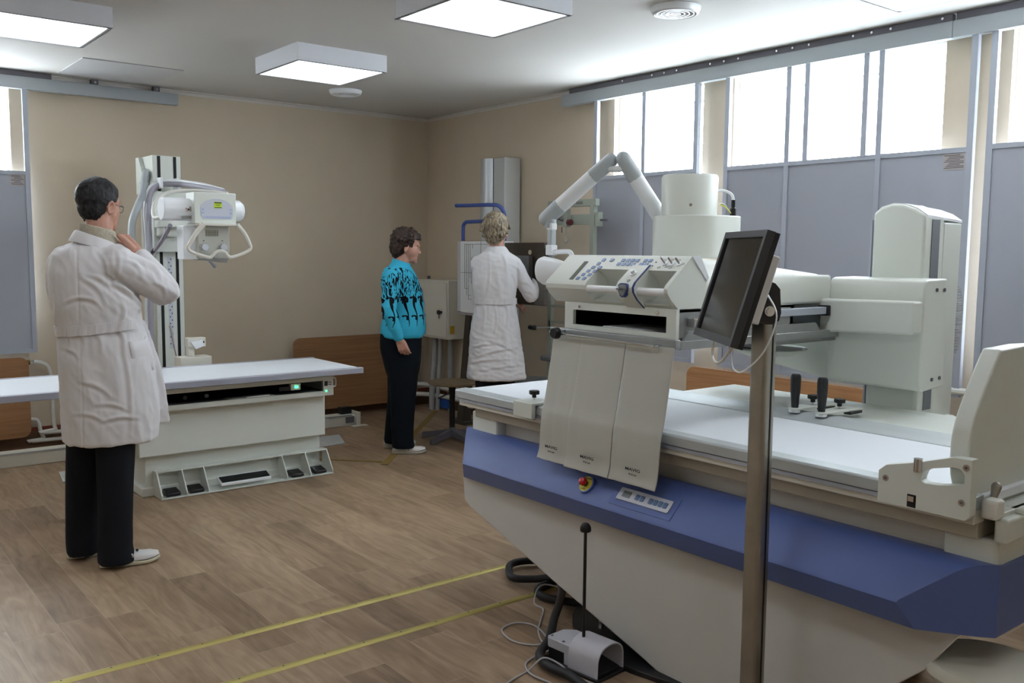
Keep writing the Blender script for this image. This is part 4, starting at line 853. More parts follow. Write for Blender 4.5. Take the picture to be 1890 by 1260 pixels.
# ---- tube head (over the table)
yh = -1.72
H = thing('x_ray_tube_head', 'white x-ray tube with an arched control panel, green display and wide grab handle', 'x-ray tube', (-2.72,yh,1.4))
MB().cyl((-3.0,yh+.05,1.697),(-2.83,yh+.05,1.697),.0685,n=40).build('tube_end', PURE, H, bevel=.004)
MB().cyl((-2.83,yh+.05,1.697),(-2.56,yh+.05,1.697),.0685,n=40).build('tube_middle', PURE, H)
MB().lathe([(.0001,-.13+.0),(.066,-.13),(.067,-.06),(.0665,-.055),(.0665,-.01),(.05,.012),(.0001,.018)], (-2.508,yh+.05,1.697), 36, axis='x').build('tube_end_cap', PURE, H)
cp = MB().box(-2.835,-2.575,yh-.055,yh+.09,1.612,1.80).build('control_head', WHITE, H, bevel=.004)
yf = yh-.056
def front(pts, y0, y1, nm, m_, par): return MB().prism(pts, 1, y0, y1).build(nm, m_, par, smooth=False)
cx = -2.697
archp = [(cx+.102*cos(R(a)), 1.698+.066*sin(R(a))) for a in range(0,181,10)]
pan = archp+[(cx-.098,1.660),(cx-.085,1.640),(cx+.09,1.640),(cx+.098,1.660)]
pn = front(pan, yf-.002, yf, 'arched_panel', mat('pale_lilac_panel',(196,200,212),.4), cp)
LCD = mat('green_lcd', (150,170,30), .4, emit=(160,190,20), estr=.35)
front([(cx-.018,1.708),(cx+.03,1.708),(cx+.03,1.745),(cx-.018,1.745)], yf-.004, yf-.002, 'display', LCD, pn)
front([(cx-.016,1.736),(cx+.028,1.736),(cx+.028,1.743),(cx-.016,1.743)], yf-.005, yf-.004, 'display_bar', mat('lcd_dark',(40,52,14),.4), pn)
front([(cx-.016,1.710),(cx+.028,1.710),(cx+.028,1.714),(cx-.016,1.714)], yf-.005, yf-.004, 'display_bar', mat('lcd_dark',(40,52,14),.4), pn)
text('display_digits', '+000\u00b0', .016, frame((cx+.006,yf-.0045,1.725),(1,0,0),(0,0,1),(0,-1,0)), mat('lcd_dark',(40,52,14),.4), pn, depth=.0003)
KB = mat('pale_blue_key', (168,180,214), .4)
for k in range(10): front([(cx-.083+.0170*k,1.646),(cx-.070+.0170*k,1.646),(cx-.070+.0170*k,1.657),(cx-.083+.0170*k,1.657)], yf-.0035, yf-.002, 'key', KB, pn)
for x in (cx-.094,cx+.080):
    for z in (1.672,1.692): front([(x,z),(x+.014,z),(x+.014,z+.012),(x,z+.012)], yf-.0035, yf-.002, 'key', KB, pn)
# labels on the tube
text('up_lettering', 'UP', .020, frame((-2.868,yh+.05-.0692,1.693),(0,0,1),(-1,0,0),(0,-1,0)), REDINK, H)
MB().prism([(-2.862,1.687),(-2.848,1.695),(-2.862,1.703)], 1, yh-.0195,yh-.0188).build('arrow_mark', INK, H)
MB().box(-2.852,-2.84,yh-.0192,yh-.0185,1.684,1.713).build('rating_label', mat('grey_print',(150,150,148),.5), H)
MB().prism([(-2.895,1.655),(-2.838,1.655),(-2.84,1.640),(-2.90,1.637)], 1, yh-.010,yh-.002).build('rating_label', mat('grey_print',(150,150,148),.5), H)
cl = MB().box(-2.81,-2.615,yh-.04,yh+.10,1.40,1.600).build('collimator', mat('collimator_grey',(186,186,176),.45), H, bevel=.004)
MB().box(-2.885,-2.79,yh+.0,yh+.12,1.395,1.600).build('collimator_side_box', PURE, H, bevel=.004)
MB().prism([(-2.80,1.40),(-2.62,1.40),(-2.63,1.375),(-2.72,1.385),(-2.80,1.39)], 1, yh-.03,yh+.08).build('collimator_skirt', mat('collimator_grey_dark',(150,150,146),.5), H, bevel=.002)
yc_ = yh-.041
MB().box(-2.765,-2.685,yc_-.001,yc_,1.535,1.575).build('scale_window', mat('scale_window_grey',(160,158,140),.4), cl)
for k in range(7): MB().box(-2.762+.0115*k,-2.760+.0115*k,yc_-.002,yc_-.001,1.537,1.573).build('scale_line', INK, cl)
for z in (1.545,1.558): MB().box(-2.764,-2.686,yc_-.002,yc_-.001,z,z+.0012).build('scale_line', INK, cl)
for x in (-2.775,-2.66):
    MB().cyl((x,yc_,1.470),(x,yc_-.022,1.470),.021,n=28).build('collimator_knob', mat('knob_grey',(196,200,206),.4), cl, bevel=.002)
    for k in range(7):
        a = R(200-40*k) if x > -2.7 else R(-20+40*k); q = (x+.027*cos(a), 1.470+.027*sin(a)); MB().box(q[0]-.0015,q[0]+.0015,yc_-.001,yc_,q[1]-.0015,q[1]+.0015).build('dial_dot', INK, cl)
    MB().box(x-.006,x+.002,yc_-.001,yc_,1.506,1.511).build('dial_mark', INK, cl)
MB().prism([(-2.725,1.405),(-2.715,1.405),(-2.715,1.415),(-2.725,1.415)],1,yc_-.001,yc_).build('centre_mark', INK, cl)
MB().cap((-2.73,yh-.0,1.385),.006,(-2.705,yh-.02,1.352),.012,12).build('light_beam_lever', mat('lever_grey',(150,152,160),.4), H)
# grab handle: closed trapezoid tube with a dip
hp = [(-2.80,1.608),(-2.85,1.55),(-2.89,1.485),(-2.898,1.465),(-2.885,1.445),(-2.84,1.425),(-2.775,1.408),(-2.755,1.415),(-2.735,1.437),(-2.705,1.448),(-2.675,1.440),(-2.655,1.418),(-2.635,1.410),(-2.58,1.425),(-2.53,1.447),(-2.512,1.462),(-2.512,1.48),(-2.545,1.55),(-2.595,1.608)]
mb = MB().tube([(x, yh-.11-.0*(z<1.5), z) for x, z in hp], lambda t_: .0105+.010*max(0, abs(t_-.5)*2-.72)*2.2, 12, 4); mb.build('grab_handle', WARMW, H)
MB().box(-2.83,-2.58,yh-.115,yh-.02,1.598,1.612).build('handle_mount', WARMW, H, bevel=.003)
# small instrument on the floor behind the table
Lz = thing('column_cable_bracket', 'small white bracket box on a short post at the foot of the tube column', 'bracket', (-2.66,-1.2,.09))
MB().box(-2.765,-2.555,-1.25,-1.13,.64,.74).build('foot_box', WARMW, Lz, bevel=.004)
MB().box(-2.70,-2.655,-1.21,-1.17,.74,.84).build('short_post', WARMW, Lz, bevel=.003)
hb = MB().box(-2.705,-2.585,-1.225,-1.16,.805,.865).build('head_box', WARMW, Lz, bevel=.003)
MB().prism([(-2.69,.84),(-2.655,.79),(-2.60,.81),(-2.61,.85)], 1, -1.235,-1.225).build('tilted_plate', PURE, hb)
MB().cyl((-2.60,-1.225,.835),(-2.60,-1.228,.835),.007,n=10).build('hole', DARK, hb)
MB().box(-2.70,-2.62,-1.22,-1.14,.0,.64).build('stand_column', WARMW, Lz)
MB().cap((-2.72,-1.05,.72),.008,(-2.73,-.95,.93),.008,10).build('chrome_rod', CHROME, Lz)
# ================================================================ WALL BUCKY STAND
K = thing('chest_stand', 'silver upright column with a white marked chest stand board and blue grab bars', 'x-ray wall stand', (-.22,-1.2,0))
sil = mat('silver_column', (196,200,204), .35, metal=.35)
col = [(-.02,-1.06),(-.12,-1.06),(-.17,-1.075),(-.20,-1.11),(-.205,-1.16),(-.195,-1.20),(-.17,-1.235),(-.17,-1.24),(-.02,-1.24)]
MB().prism(col, 2, 0, 2.22).build('column', sil, K, angle=50)
MB().box(-.165,-.02,-1.252,-1.24,.0,2.21).build('slot_seal', BLACK, K)
MB().prism([(-.155,-1.252),(-.18,-1.262),(-.18,-1.405),(-.165,-1.41),(-.02,-1.41),(-.02,-1.252)], 2, 0, 2.218).build('column_cover', mat('pale_silver_cover',(190,192,190),.45), K, bevel=.003)
yl, yr = -1.90, -1.365
bd = MB().box(-.585,-.47,yl,yr,.975,1.535).build('chest_board', PURE, K, bevel=.004)
MB().box(-.575,-.45,yr,yr+.055,.98,1.535).build('side_frame', mat('pale_lilac_frame',(196,198,206),.4), K, bevel=.005)
MB().box(-.57,-.45,yl,yr+.05,.955,.975).build('bottom_frame', mat('pale_lilac_frame',(196,198,206),.4), K, bevel=.003)
def line(y0, y1, z0, z1): MB().box(-.5865,-.585,y0,y1,z0,z1).build('format_line', INK, bd, smooth=False)
tL = .0022
line(-1.42,-1.42-.40,1.512,1.512+tL)
for y, zb in ((-1.425,1.165),(-1.452,1.165),(-1.475,1.21),(-1.498,1.25),(-1.53,1.48)): line(y-tL,y,zb,1.512)
line(-1.47,-1.425,1.165,1.167); line(-1.51,-1.475,1.115,1.117); line(-1.452-tL,-1.452,1.115,1.2); line(-1.475-tL,-1.475,1.085,1.2); line(-1.52,-1.475,1.083,1.085)
line(-1.90,-1.37,1.29,1.29+tL); line(-1.635-tL,-1.635,1.44,1.535)
line(-1.56,-1.515,1.21,1.212); line(-1.515-tL,-1.515,1.21,1.41); line(-1.57,-1.515,1.41,1.412)
bl = mat('blue_grab_bar', (58,80,150), .35)
MB().tube([(-.53,-1.325,1.54),(-.53,-1.325,1.63),(-.53,-1.33,1.665),(-.53,-1.36,1.685),(-.53,-1.42,1.69),(-.53,-1.85,1.69)], .0145, 14, 5).build('grab_bar', bl, K)
MB().tube([(-.62,-1.36,1.815),(-.60,-1.5,1.812),(-.58,-1.75,1.808),(-.56,-1.82,1.80),(-.54,-1.855,1.76),(-.53,-1.86,1.69),(-.53,-1.86,1.54)], .0145, 14, 5).build('grab_bar', bl, K)
MB().ball((-.62,-1.36,1.815), .0155).build('bar_end_cap', bl, K)
MB().box(-.45,-.20,-1.50,-1.2,1.1,1.45).build('board_carriage', sil, K, bevel=.005)
mb = MB(); mb.loft([[(-.56,-1.40,.97),(-.56,-1.46,.97),(-.50,-1.46,.97),(-.50,-1.40,.97)],[(-.36,-1.00,.02),(-.36,-1.10,.02),(-.28,-1.10,.02),(-.28,-1.00,.02)]]).build('slanted_leg', mat('dark_grey_leg',(84,80,74),.5), K, bevel=.004)
MB().box(-.38,-.24,-1.14,-.92,0,.03).build('leg_foot', mat('dark_grey_leg',(84,80,74),.5), K)
Cd = thing('cassette_tray', 'dark grey cassette tray pulled out beside the chest board, held by the nurse', 'cassette tray', (-.55,-2.15,1.07))
MB().box(-.56,-.52,-2.36,-1.90,1.075,1.525).build('tray_plate', mat('dark_bronze_plate',(78,72,64),.35,metal=.5), Cd, bevel=.003)
MB().box(-.575,-.56,-2.20,-1.92,1.20,1.43).build('cassette', mat('mid_grey_cassette',(118,120,124),.4), Cd, bevel=.004)
MB().box(-.578,-.575,-2.245,-2.205,1.15,1.43).build('side_clamp', mat('grey_clamp',(96,96,96),.4,metal=.4), Cd)
MB().cyl((-.56,-2.20,1.455),(-.563,-2.20,1.455),.017,n=20).build('round_sticker', mat('cream_sticker',(208,200,176),.5), Cd)
MB().box(-.565,-.545,-2.385,-2.36,1.33,1.49).build('edge_handle', BLACK, Cd, bevel=.003)
MB().cap((-.56,-2.39,1.20),.006,(-.60,-2.41,1.19),.006,8).build('latch_lever', BLACK, Cd)
# ================================================================ TRACTION FRAME NEAR THE RIGHT WALL
G = thing('traction_frame', 'grey steel frame with a hanging hook between the nurse and the jointed arm', 'frame', (-.27,-2.35,0))
SG = mat('sage_grey_steel', (156,164,152), .5)
MB().box(-.30,-.26,-2.60,-2.085,1.785,1.835).build('top_bar', SG, G, bevel=.003)
MB().box(-.30,-.265,-2.135,-2.095,.02,1.79).build('left_post', SG, G, bevel=.003)
MB().box(-.30,-.265,-2.585,-2.545,.02,1.79).build('right_post', SG, G, bevel=.003)
MB().box(-.285,-.275,-2.55,-2.13,1.655,1.73).build('cross_plate', SG, G, bevel=.002)
MB().box(-.302,-.26,-2.635,-2.60,1.64,1.74).build('side_plate', SG, G, bevel=.002)
MB().cyl((-.28,-2.63,1.685),(-.28,-2.70,1.685),.008,n=10).build('side_pin', DGREY, G)
for z in (.93,1.05,.60): MB().box(-.295,-.28,-2.56,-2.12,z,z+.015).build('lower_rung', SG, G)
MB().prism([(-2.125,.95),(-2.10,.95),(-2.19,.65),(-2.215,.65)], 0, -.30,-.285).build('brace', SG, G)
MB().box(-.29,-.27,-2.57,-2.545,.0,.02).build('foot', BLACK, G); MB().box(-.5,-.1,-2.14,-2.09,0,.03).build('floor_foot', SG, G); MB().box(-.5,-.1,-2.59,-2.54,0,.03).build('floor_foot', SG, G)
MB().box(-.33,-.29,-2.335,-2.29,1.64,1.765).build('hook_carrier', SG, G, bevel=.003)
MB().cyl((-.32,-2.19,1.72),(-.32,-2.30,1.69),.016,n=12).build('winch_arm', DGREY, G)
MB().cyl((-.315,-2.335,1.675),(-.315,-2.365,1.672),.022,n=16).build('red_winch_drum', mat('dark_red_drum',(96,40,44),.5), G)
MB().tube([(-.315,-2.31,1.64),(-.315,-2.31,1.60),(-.315,-2.325,1.575),(-.315,-2.335,1.55),(-.315,-2.325,1.53),(-.315,-2.305,1.53),(-.315,-2.295,1.55)], .0045, 8, 5).build('hanging_hook', ZINC, G)
MB().cyl((-.31,-2.26,1.64),(-.31,-2.26,1.60),.004,n=8).build('small_pin', DGREY, G)
MB().box(-.301,-.3005,-2.47,-2.40,1.80,1.82).build('faded_label', mat('faded_label_grey',(120,124,118),.6), G, smooth=False)
MB().cap((-.42,-2.04,.895),.018,(-.42,-2.09,.895),.019,14).build('crank_knob', BLACK, G); MB().cyl((-.42,-2.10,.895),(-.30,-2.13,.895),.006,n=8).build('crank_arm', ZINC, G)
MB().box(-.34,-.25,-2.2,-2.06,.64,.68).build('arm_pad', mat('grey_marbled_pad',(124,128,130),.5,var=.25,vscale=40), G, bevel=.012)
# ================================================================ STOOLS
t = thing('swivel_stool', 'low wooden-topped swivel stool with a black star base between the women', 'stool', (-.79,-1.53,0))
sx, sy = -.785, -1.545
st_ = MB().lathe([(.0001,.437),(.18,.437),(.186,.443),(.186,.452),(.18,.458),(.0001,.458)], (sx,sy,0), 40).build('wooden_seat', STOOLW, t)
for a in (20,110,200,290): MB().cyl((sx+.11*cos(R(a)),sy+.11*sin(R(a)),.458),(sx+.11*cos(R(a)),sy+.11*sin(R(a)),.4595),.006,n=8).build('seat_screw', DGREY, st_)
MB().box(sx-.07,sx+.07,sy-.07,sy+.07,.42,.437).build('seat_plate', BLACK, t, bevel=.003)
MB().lathe([(.0001,.05),(.022,.05),(.022,.36),(.028,.36),(.028,.42),(.0001,.42)], (sx,sy,0), 18).build('gas_column', BLACK, t)
MB().lathe([(.0001,.03),(.035,.03),(.032,.085),(.022,.10),(.0001,.10)], (sx,sy,0), 18).build('base_hub', DGREY, t)
MB().cap((sx-.02,sy,.37),.005,(sx-.10,sy+.04,.33),.006,8).build('height_lever', BLACK, t)
for k in range(5):
    a = R(52+72*k); d_ = V((cos(a),sin(a),0)); n_ = V((-sin(a),cos(a),0)); o_ = V((sx,sy,0))
    mb = MB(); rr_ = []
    for s_, w_, z0, z1 in ((.02,.024,.03,.085),(.14,.02,.022,.062),(.25,.016,.0,.045)): rr_.append([o_+d_*s_+n_*w_+V((0,0,z0)),o_+d_*s_-n_*w_+V((0,0,z0)),o_+d_*s_-n_*w_*.6+V((0,0,z1)),o_+d_*s_+n_*w_*.6+V((0,0,z1))])
    mb.loft(rr_).build('base_arm', DGREY, t, bevel=.003)
def soft_stool(x, y, h, r, label, m_, colm):
    t = thing('round_stool', label, 'stool', (x,y,0))
    MB().lathe([(.0001,h-.05),(r*.93,h-.05),(r,h-.035),(r,h-.018),(r*.95,h-.006),(r*.6,h),(.0001,h+.002)], (x,y,0), 40).build('padded_seat', m_, t)
    MB().lathe([(.0001,.04),(.024,.04),(.024,h-.07),(.04,h-.07),(.04,h-.05),(.0001,h-.05)], (x,y,0), 16).build('column', colm, t)
    for k in range(5):
        a = R(10+72*k); d_ = V((cos(a),sin(a),0)); n_ = V((-sin(a),cos(a),0)); rr_ = []
        for s_, w_, z0, z1 in ((.0,.024,.03,.085),(.24,.016,.0,.045)): rr_.append([V((x,y,0))+d_*s_+n_*w_+V((0,0,z0)),V((x,y,0))+d_*s_-n_*w_+V((0,0,z0)),V((x,y,0))+d_*s_-n_*w_*.6+V((0,0,z1)),V((x,y,0))+d_*s_+n_*w_*.6+V((0,0,z1))])
        MB().loft(rr_).build('base_arm', colm, t, bevel=.003)
soft_stool(-.24,-1.87,.475,.17,'grey marbled round stool seat just showing behind the table end right of the nurse', mat('grey_marbled_pad',(124,128,130),.5,var=.25,vscale=40), DGREY)
sc = soft_stool(-2.36,-6.29,.395,.155,'cream covered round stool half under the table at the bottom right corner', mat('cream_cloth_cover',(206,202,188),.85,bump=.4,bscale=90), BLACK)
# ================================================================ PEOPLE
import bpy
def remeshed(mb, name, material, parent, voxel, smooth_it=3, disp=None, fac=.5):
    # fuse overlapping volumes into one continuous surface
    org = ORG[parent.name]
    me = bpy.data.meshes.new(name); me.from_pydata([tuple(p) for p in mb.v], [], mb.f); me.update()
    bm = bmesh.new(); bm.from_mesh(me); bmesh.ops.recalc_face_normals(bm, faces=bm.faces); bm.to_mesh(me); bm.free()
    o = bpy.data.objects.new(name, me); COL.objects.link(o)
    r = o.modifiers.new('r', 'REMESH'); r.mode = 'VOXEL'; r.voxel_size = voxel
    s = o.modifiers.new('s', 'SMOOTH'); s.factor = fac; s.iterations = smooth_it
    bpy.context.view_layer.update()
    me2 = bpy.data.meshes.new_from_object(o.evaluated_get(bpy.context.evaluated_depsgraph_get()))
    bpy.data.objects.remove(o, do_unlink=True); me2.name = name
    if disp:
        ns = [v.normal.copy() for v in me2.vertices]
        for v, n in zip(me2.vertices, ns): v.co += n*disp(v.co, n)
    me2.transform(Matrix.Translation(-org)); me2.materials.clear(); me2.materials.append(material)
    me2.shade_smooth()
    o = bpy.data.objects.new(name, me2); COL.objects.link(o); o.parent = parent; ORG[o.name] = org; return o
def pframe(O):
    d = V((O[0]-CAM.x, O[1]-CAM.y, 0)).normalized(); u = V((d.y, -d.x, 0))
    M4 = Matrix((u, d, V((0,0,1)))).transposed().to_4x4(); M4.translation = V((O[0],O[1],0)); return M4
def ell(cx, cy, cz, a, b, n=28, e=2.3, rot=0, tilt=0):
    out = []
    for k in range(n):
        t = 2*pi*k/n; c, s = cos(t), sin(t)
        x = a*abs(c)**(2/e)*(1 if c > 0 else -1); y = b*abs(s)**(2/e)*(1 if s > 0 else -1)
        x, y = x*cos(rot)-y*sin(rot), x*sin(rot)+y*cos(rot); out.append((cx+x, cy+y, cz+tilt*x))
    return out
def loftr(mb, rows, n=28, e=2.3, sub=4, rot=0):
    rows = [tuple(r) for r in rows]
    # catmull through the rows
    def cr(p0,p1,p2,p3,t): return .5*((2*p1)+(p2-p0)*t+(2*p0-5*p1+4*p2-p3)*t*t+(3*p1-p0-3*p2+p3)*t**3)
    R_ = []
    for i in range(len(rows)-1):
        q = [rows[max(i-1,0)], rows[i], rows[i+1], rows[min(i+2,len(rows)-1)]]
        for k in range(sub): R_.append([cr(q[0][j],q[1][j],q[2][j],q[3][j],k/sub) for j in range(5)])
    R_.append(rows[-1]); R_.sort(key=lambda r: -r[2])
    return mb.loft([ell(r[0],r[1],r[2],r[3],r[4],n,e,rot) for r in R_])
def head(mb, H, s=1.0, jaw=1.0, neck_to=None, fem=False):
    m2 = MB(H)
    S = lambda *a: [x*s for x in a]
    m2.ball(S(-.012,0,.035), S(.098,.076,.088), 24, 14)
    m2.ball(S(.022,0,-.02), S(.068,.066*jaw,.082), 20, 12)
    m2.ball(S(.035,0,-.072), S(.05,.048*jaw,.038), 18, 10)
    m2.ball(S(.066,0,-.095), S(.024,.022,.018), 14, 8)
    m2.cap(S(.083,0,.008), .0080*s, S(.0985,0,-.026), .0105*s, 12)
    m2.ball(S(.092,.009,-.031), S(.011,.008,.008), 10, 6); m2.ball(S(.092,-.009,-.031), S(.011,.008,.008), 10, 6)
    m2.cap(S(.078,.032,.022), .010*s, S(.086,.008,.020), .009*s, 10); m2.cap(S(.078,-.032,.022), .010*s, S(.086,-.008,.020), .009*s, 10)
    m2.ball(S(.050,.036,-.028), S(.026,.02,.024), 12, 8); m2.ball(S(.050,-.036,-.028), S(.026,.02,.024), 12, 8)
    m2.cap(S(.084,.014,-.057), .0065*s, S(.084,-.014,-.057), .0065*s, 10); m2.cap(S(.083,.012,-.068), .0072*s, S(.083,-.012,-.068), .0072*s, 10)
    for g in (1,-1):
        F_ = Matrix.Translation(V(S(-.004,.073*g,-.008))) @ Matrix.Rotation(R(-14*0+12), 4, 'Y') @ Matrix.Rotation(R(22*g), 4, 'Z')
        m3 = MB(H @ F_); pts = [(.0135*s*cos(a)+.002*s, .006*g*s, (.028-.004*cos(a))*s*sin(a)) for a in [2*pi*k/14 for k in range(15)]]
        for p, q in zip(pts, pts[1:]): m3.cap(p, .0046*s, q, .0046*s, 8)
        m3.ball((.006*s,.001*g*s,-.004*s), (.012*s,.005*s,.020*s), 10, 6); m3.ball((.002*s,.004*g*s,-.026*s),(.009*s,.006*s,.010*s),10,6)
        m2.v += m3.v; m2.f += [tuple(i+len(m2.v)-len(m3.v) for i in f) for f in m3.f]
    mb.v_off = len(mb.v); mb.f += [tuple(i+len(mb.v) for i in f) for f in m2.f]; mb.v += m2.v
def eyes(H, s, par, iris=(60,70,60)):
    for g in (1,-1):
        F_ = frame((.0,.0,.0),(1,0,0),(0,1,0))
        e_ = MB(H).ball((.0695*s,.031*g*s,.002*s), .0108*s, 16, 10).build('eye', mat('eye_white',(172,158,150),.25), par)
        MB(H).ball((.0772*s,.031*g*s+.0005*g,.002*s), (.0042*s,.0064*s,.0064*s), 12, 8).build('iris', mat('dark_iris',(40,36,32),.2), e_)
def hand(mb, W, fwd, nrm, side, curls, s=1.0, thumb=((.02,.035),(.05,.05)), spread=.0195):
    # W wrist point, fwd: wrist->knuckles, nrm: back of hand, side: towards thumb
    fwd = V(fwd).normalized(); nrm = (V(nrm)-fwd*V(nrm).dot(fwd)).normalized(); sd = fwd.cross(nrm) ; sd = sd if sd.dot(V(side)) > 0 else -sd
    W = V(W); L = [.036,.044,.041,.032]; k0 = .082*s
    mb.cap(W-fwd*.03, .024*s, W+fwd*.012, .0235*s, 14)
    for i in range(4):
        off = (1.5-i)*spread*s
        base = W+fwd*.012+sd*off*.55; kn = W+fwd*(k0-.004*abs(i-1)*s)+sd*off
        mb.cap(base, .0165*s, kn, .0105*s, 12)
        p = kn; a = 0; l = L[i]*s
        for j, (f_, r_) in enumerate(((1,.0088),(.72,.0080),(.58,.0072))):
            a += curls[i]*(1,1.15,.7)[j]; q = p+(fwd*cos(a)-nrm*sin(a))*l*f_
            mb.cap(p, (.0094,.0086,.0078)[j]*s, q, r_*s, 10); p = q
    b = W+fwd*.02+sd*.020*s-nrm*.006
    t1 = W+fwd*(.02+thumb[0][0])*s+sd*thumb[0][1]*s-nrm*.012*s; t2 = W+fwd*(.02+thumb[1][0])*s+sd*thumb[1][1]*s-nrm*.02*s
    mb.cap(b, .0165*s, t1, .0125*s, 12); mb.cap(t1, .0118*s, t2, .0095*s, 12); mb.cap(t2, .0098*s, t2+(t2-t1).normalized()*.022*s+fwd*.004, .0080*s, 12)
def shoe(F_, L, W_, par, upper, sole, heel_open=False, h=.062, nm='shoe'):
    # F_: origin heel centre on floor, x towards toe
    rows = []
    def outl(t): # half width along the length
        return W_*(.62+.38*sin(min(1,t*1.4)*pi*.5))*(1 if t < .72 else math.sqrt(max(0.02,1-((t-.72)/.3)**2)))
    s_ = MB(F_); rr = []
    for k in range(15):
        t = k/14; x = L*t; wv = max(.006, outl(t)*(1 if t > .06 else .75)); lift = .012*max(0,(t-.7)/.3)**2
        z0, z1 = .002+lift, (.030 if t < .35 else .030-.012*min(1,(t-.35)/.3))+lift
        rr.append([(x,-wv,z0),(x,wv,z0),(x,wv*1.03,z1),(x,-wv*1.03,z1)])
    s_.loft(rr); so = s_.build('shoe_sole', sole, par, bevel=.004, angle=50)
    u = MB(F_); rr = []
    for k in range(15):
        t = k/14; x = L*(.02+.955*t); wv = max(.006, outl(.02+.95*t)*.95*(1 if t > .06 else .8)); lift = .012*max(0,(t-.7)/.3)**2
        zb = .024+lift; top = h*(.95 if t < .3 else 1) if t < .45 else h-(h-.046)*((t-.45)/.55)**1.1
        if t > .9: top = .046-(t-.9)*.14
        if heel_open and t < .3: top = .036
        ring_ = []
        for q in range(11):
            a = pi*q/10; ring_.append((x, -wv*cos(a), zb+(top+lift-zb)*max(0,sin(a))**.7))
        rr.append(ring_)
    u.loft(rr); up_ = u.build(nm, upper, par, angle=60); return so, up_
def fold_noise(scale, amp, dir_=(0,0,1), stretch=3.0, seed=0):
    dir_ = V(dir_).normalized()
    def f(p, n):
        q = p-dir_*p.dot(dir_)*(1-1/stretch); q = q*scale+V((seed,seed*1.7,0))
        a = noise.noise(q); b = noise.noise(q*2.1+V((9,3,1)))
        return amp*((1-abs(a)*2.2)+.45*(1-abs(b)*2))*.6
    return f
def crease(x, z, segs, amp=.0060, sg=.0085):
    # each crease is a ridge with a shallow valley below it
    d = 0
    for x0, z0, x1, z1 in segs:
        ex, ez = x1-x0, z1-z0; L2 = ex*ex+ez*ez; t = ((x-x0)*ex+(z-z0)*ez)/L2
        if t < -.15 or t > 1.15: continue
        L_ = math.sqrt(L2); side = ((x-x0)*ez-(z-z0)*ex)/L_+.012*math.sin(t*pi)-.006
        if abs(side) > .05: continue
        e = max(0, 1-abs(t-.5)/.65)**.7
        d += amp*e*(math.exp(-(side/sg)**2)-.75*math.exp(-((side-.017)/(sg*1.2))**2))
    return d
MAN_CREASES = [(0.101, 1.43, 0.075, 1.321), (0.028, 1.434, 0.055, 1.321), (-0.023, 1.345, 0.056, 1.29), (-0.043, 1.329, 0.037, 1.232), (-0.053, 1.25, 0.023, 1.198), (0.059, 1.309, 0.147, 1.247), (0.075, 1.297, 0.185, 1.21), (0.041, 1.357, 0.079, 1.309), (0.209, 1.406, 0.275, 1.332), (0.152, 1.43, 0.219, 1.377), (0.129, 1.411, 0.189, 1.357), (0.252, 1.308, 0.296, 1.246), (-0.129, 1.227, -0.042, 1.242), (0.112, 1.211, 0.091, 1.114), (-0.069, 1.094, -0.054, 0.996), (-0.014, 1.097, 0.017, 1.006), (-0.112, 1.09, -0.12, 0.999), (0.076, 1.114, 0.111, 1.015), (-0.076, 0.876, 0.033, 0.821), (-0.013, 0.774, 0.11, 0.742), (-0.103, 0.731, 0.007, 0.704), (0.007, 0.699, 0.143, 0.702), (-0.136, 1.023, -0.073, 0.973), (0.106, 1.015, 0.128, 0.666), (-0.169, 1.31, -0.167, 1.12)]
NURSE_CREASES = [(0.025, 1.398, 0.007, 1.15), (0.119, 1.436, 0.139, 1.323), (0.196, 1.361, 0.242, 1.305), (0.189, 1.304, 0.217, 1.171), (-0.069, 1.093, -0.06, 0.939), (-0.012, 1.085, -0.018, 0.94), (0.065, 1.086, 0.07, 0.902), (0.141, 1.094, 0.154, 0.941), (-0.106, 0.785, 0.067, 0.817), (-0.067, 0.727, 0.201, 0.787), (-0.113, 0.677, 0.125, 0.709), (-0.028, 0.631, 0.26, 0.663), (0.009, 0.844, 0.221, 0.748), (0.254, 1.248, 0.331, 1.21), (0.267, 1.191, 0.351, 1.142)]
def hairmat(name, c1, c2, sc=60):
    M = bpy.data.materials.new(name); M.use_nodes = True; nt = M.node_tree; b = nt.nodes['Principled BSDF']
    tc = nt.nodes.new('ShaderNodeTexCoord'); mp = nt.nodes.new('ShaderNodeMapping'); mp.inputs['Scale'].default_value = (1,1,.35)
    n = nt.nodes.new('ShaderNodeTexNoise'); n.inputs['Scale'].default_value = sc; n.inputs['Detail'].default_value = 5; n.inputs['Distortion'].default_value = 1.2
    cr = nt.nodes.new('ShaderNodeValToRGB'); cr.color_ramp.elements[0].color = lin(c1)+(1,); cr.color_ramp.elements[1].color = lin(c2)+(1,); cr.color_ramp.elements[0].position = .38; cr.color_ramp.elements[1].position = .68
    nt.links.new(tc.outputs['Object'], mp.inputs[0]); nt.links.new(mp.outputs[0], n.inputs['Vector']); nt.links.new(n.outputs[0], cr.inputs[0]); nt.links.new(cr.outputs[0], b.inputs['Base Color'])
    b.inputs['Roughness'].default_value = .55; b.inputs['Specular IOR Level'].default_value = .3
    bp = nt.nodes.new('ShaderNodeBump'); bp.inputs['Strength'].default_value = .6; bp.inputs['Distance'].default_value = .004; nt.links.new(n.outputs[0], bp.inputs['Height']); nt.links.new(bp.outputs[0], b.inputs['Normal'])
    return M
def rotz(a): return Matrix.Rotation(a, 4, 'Z')
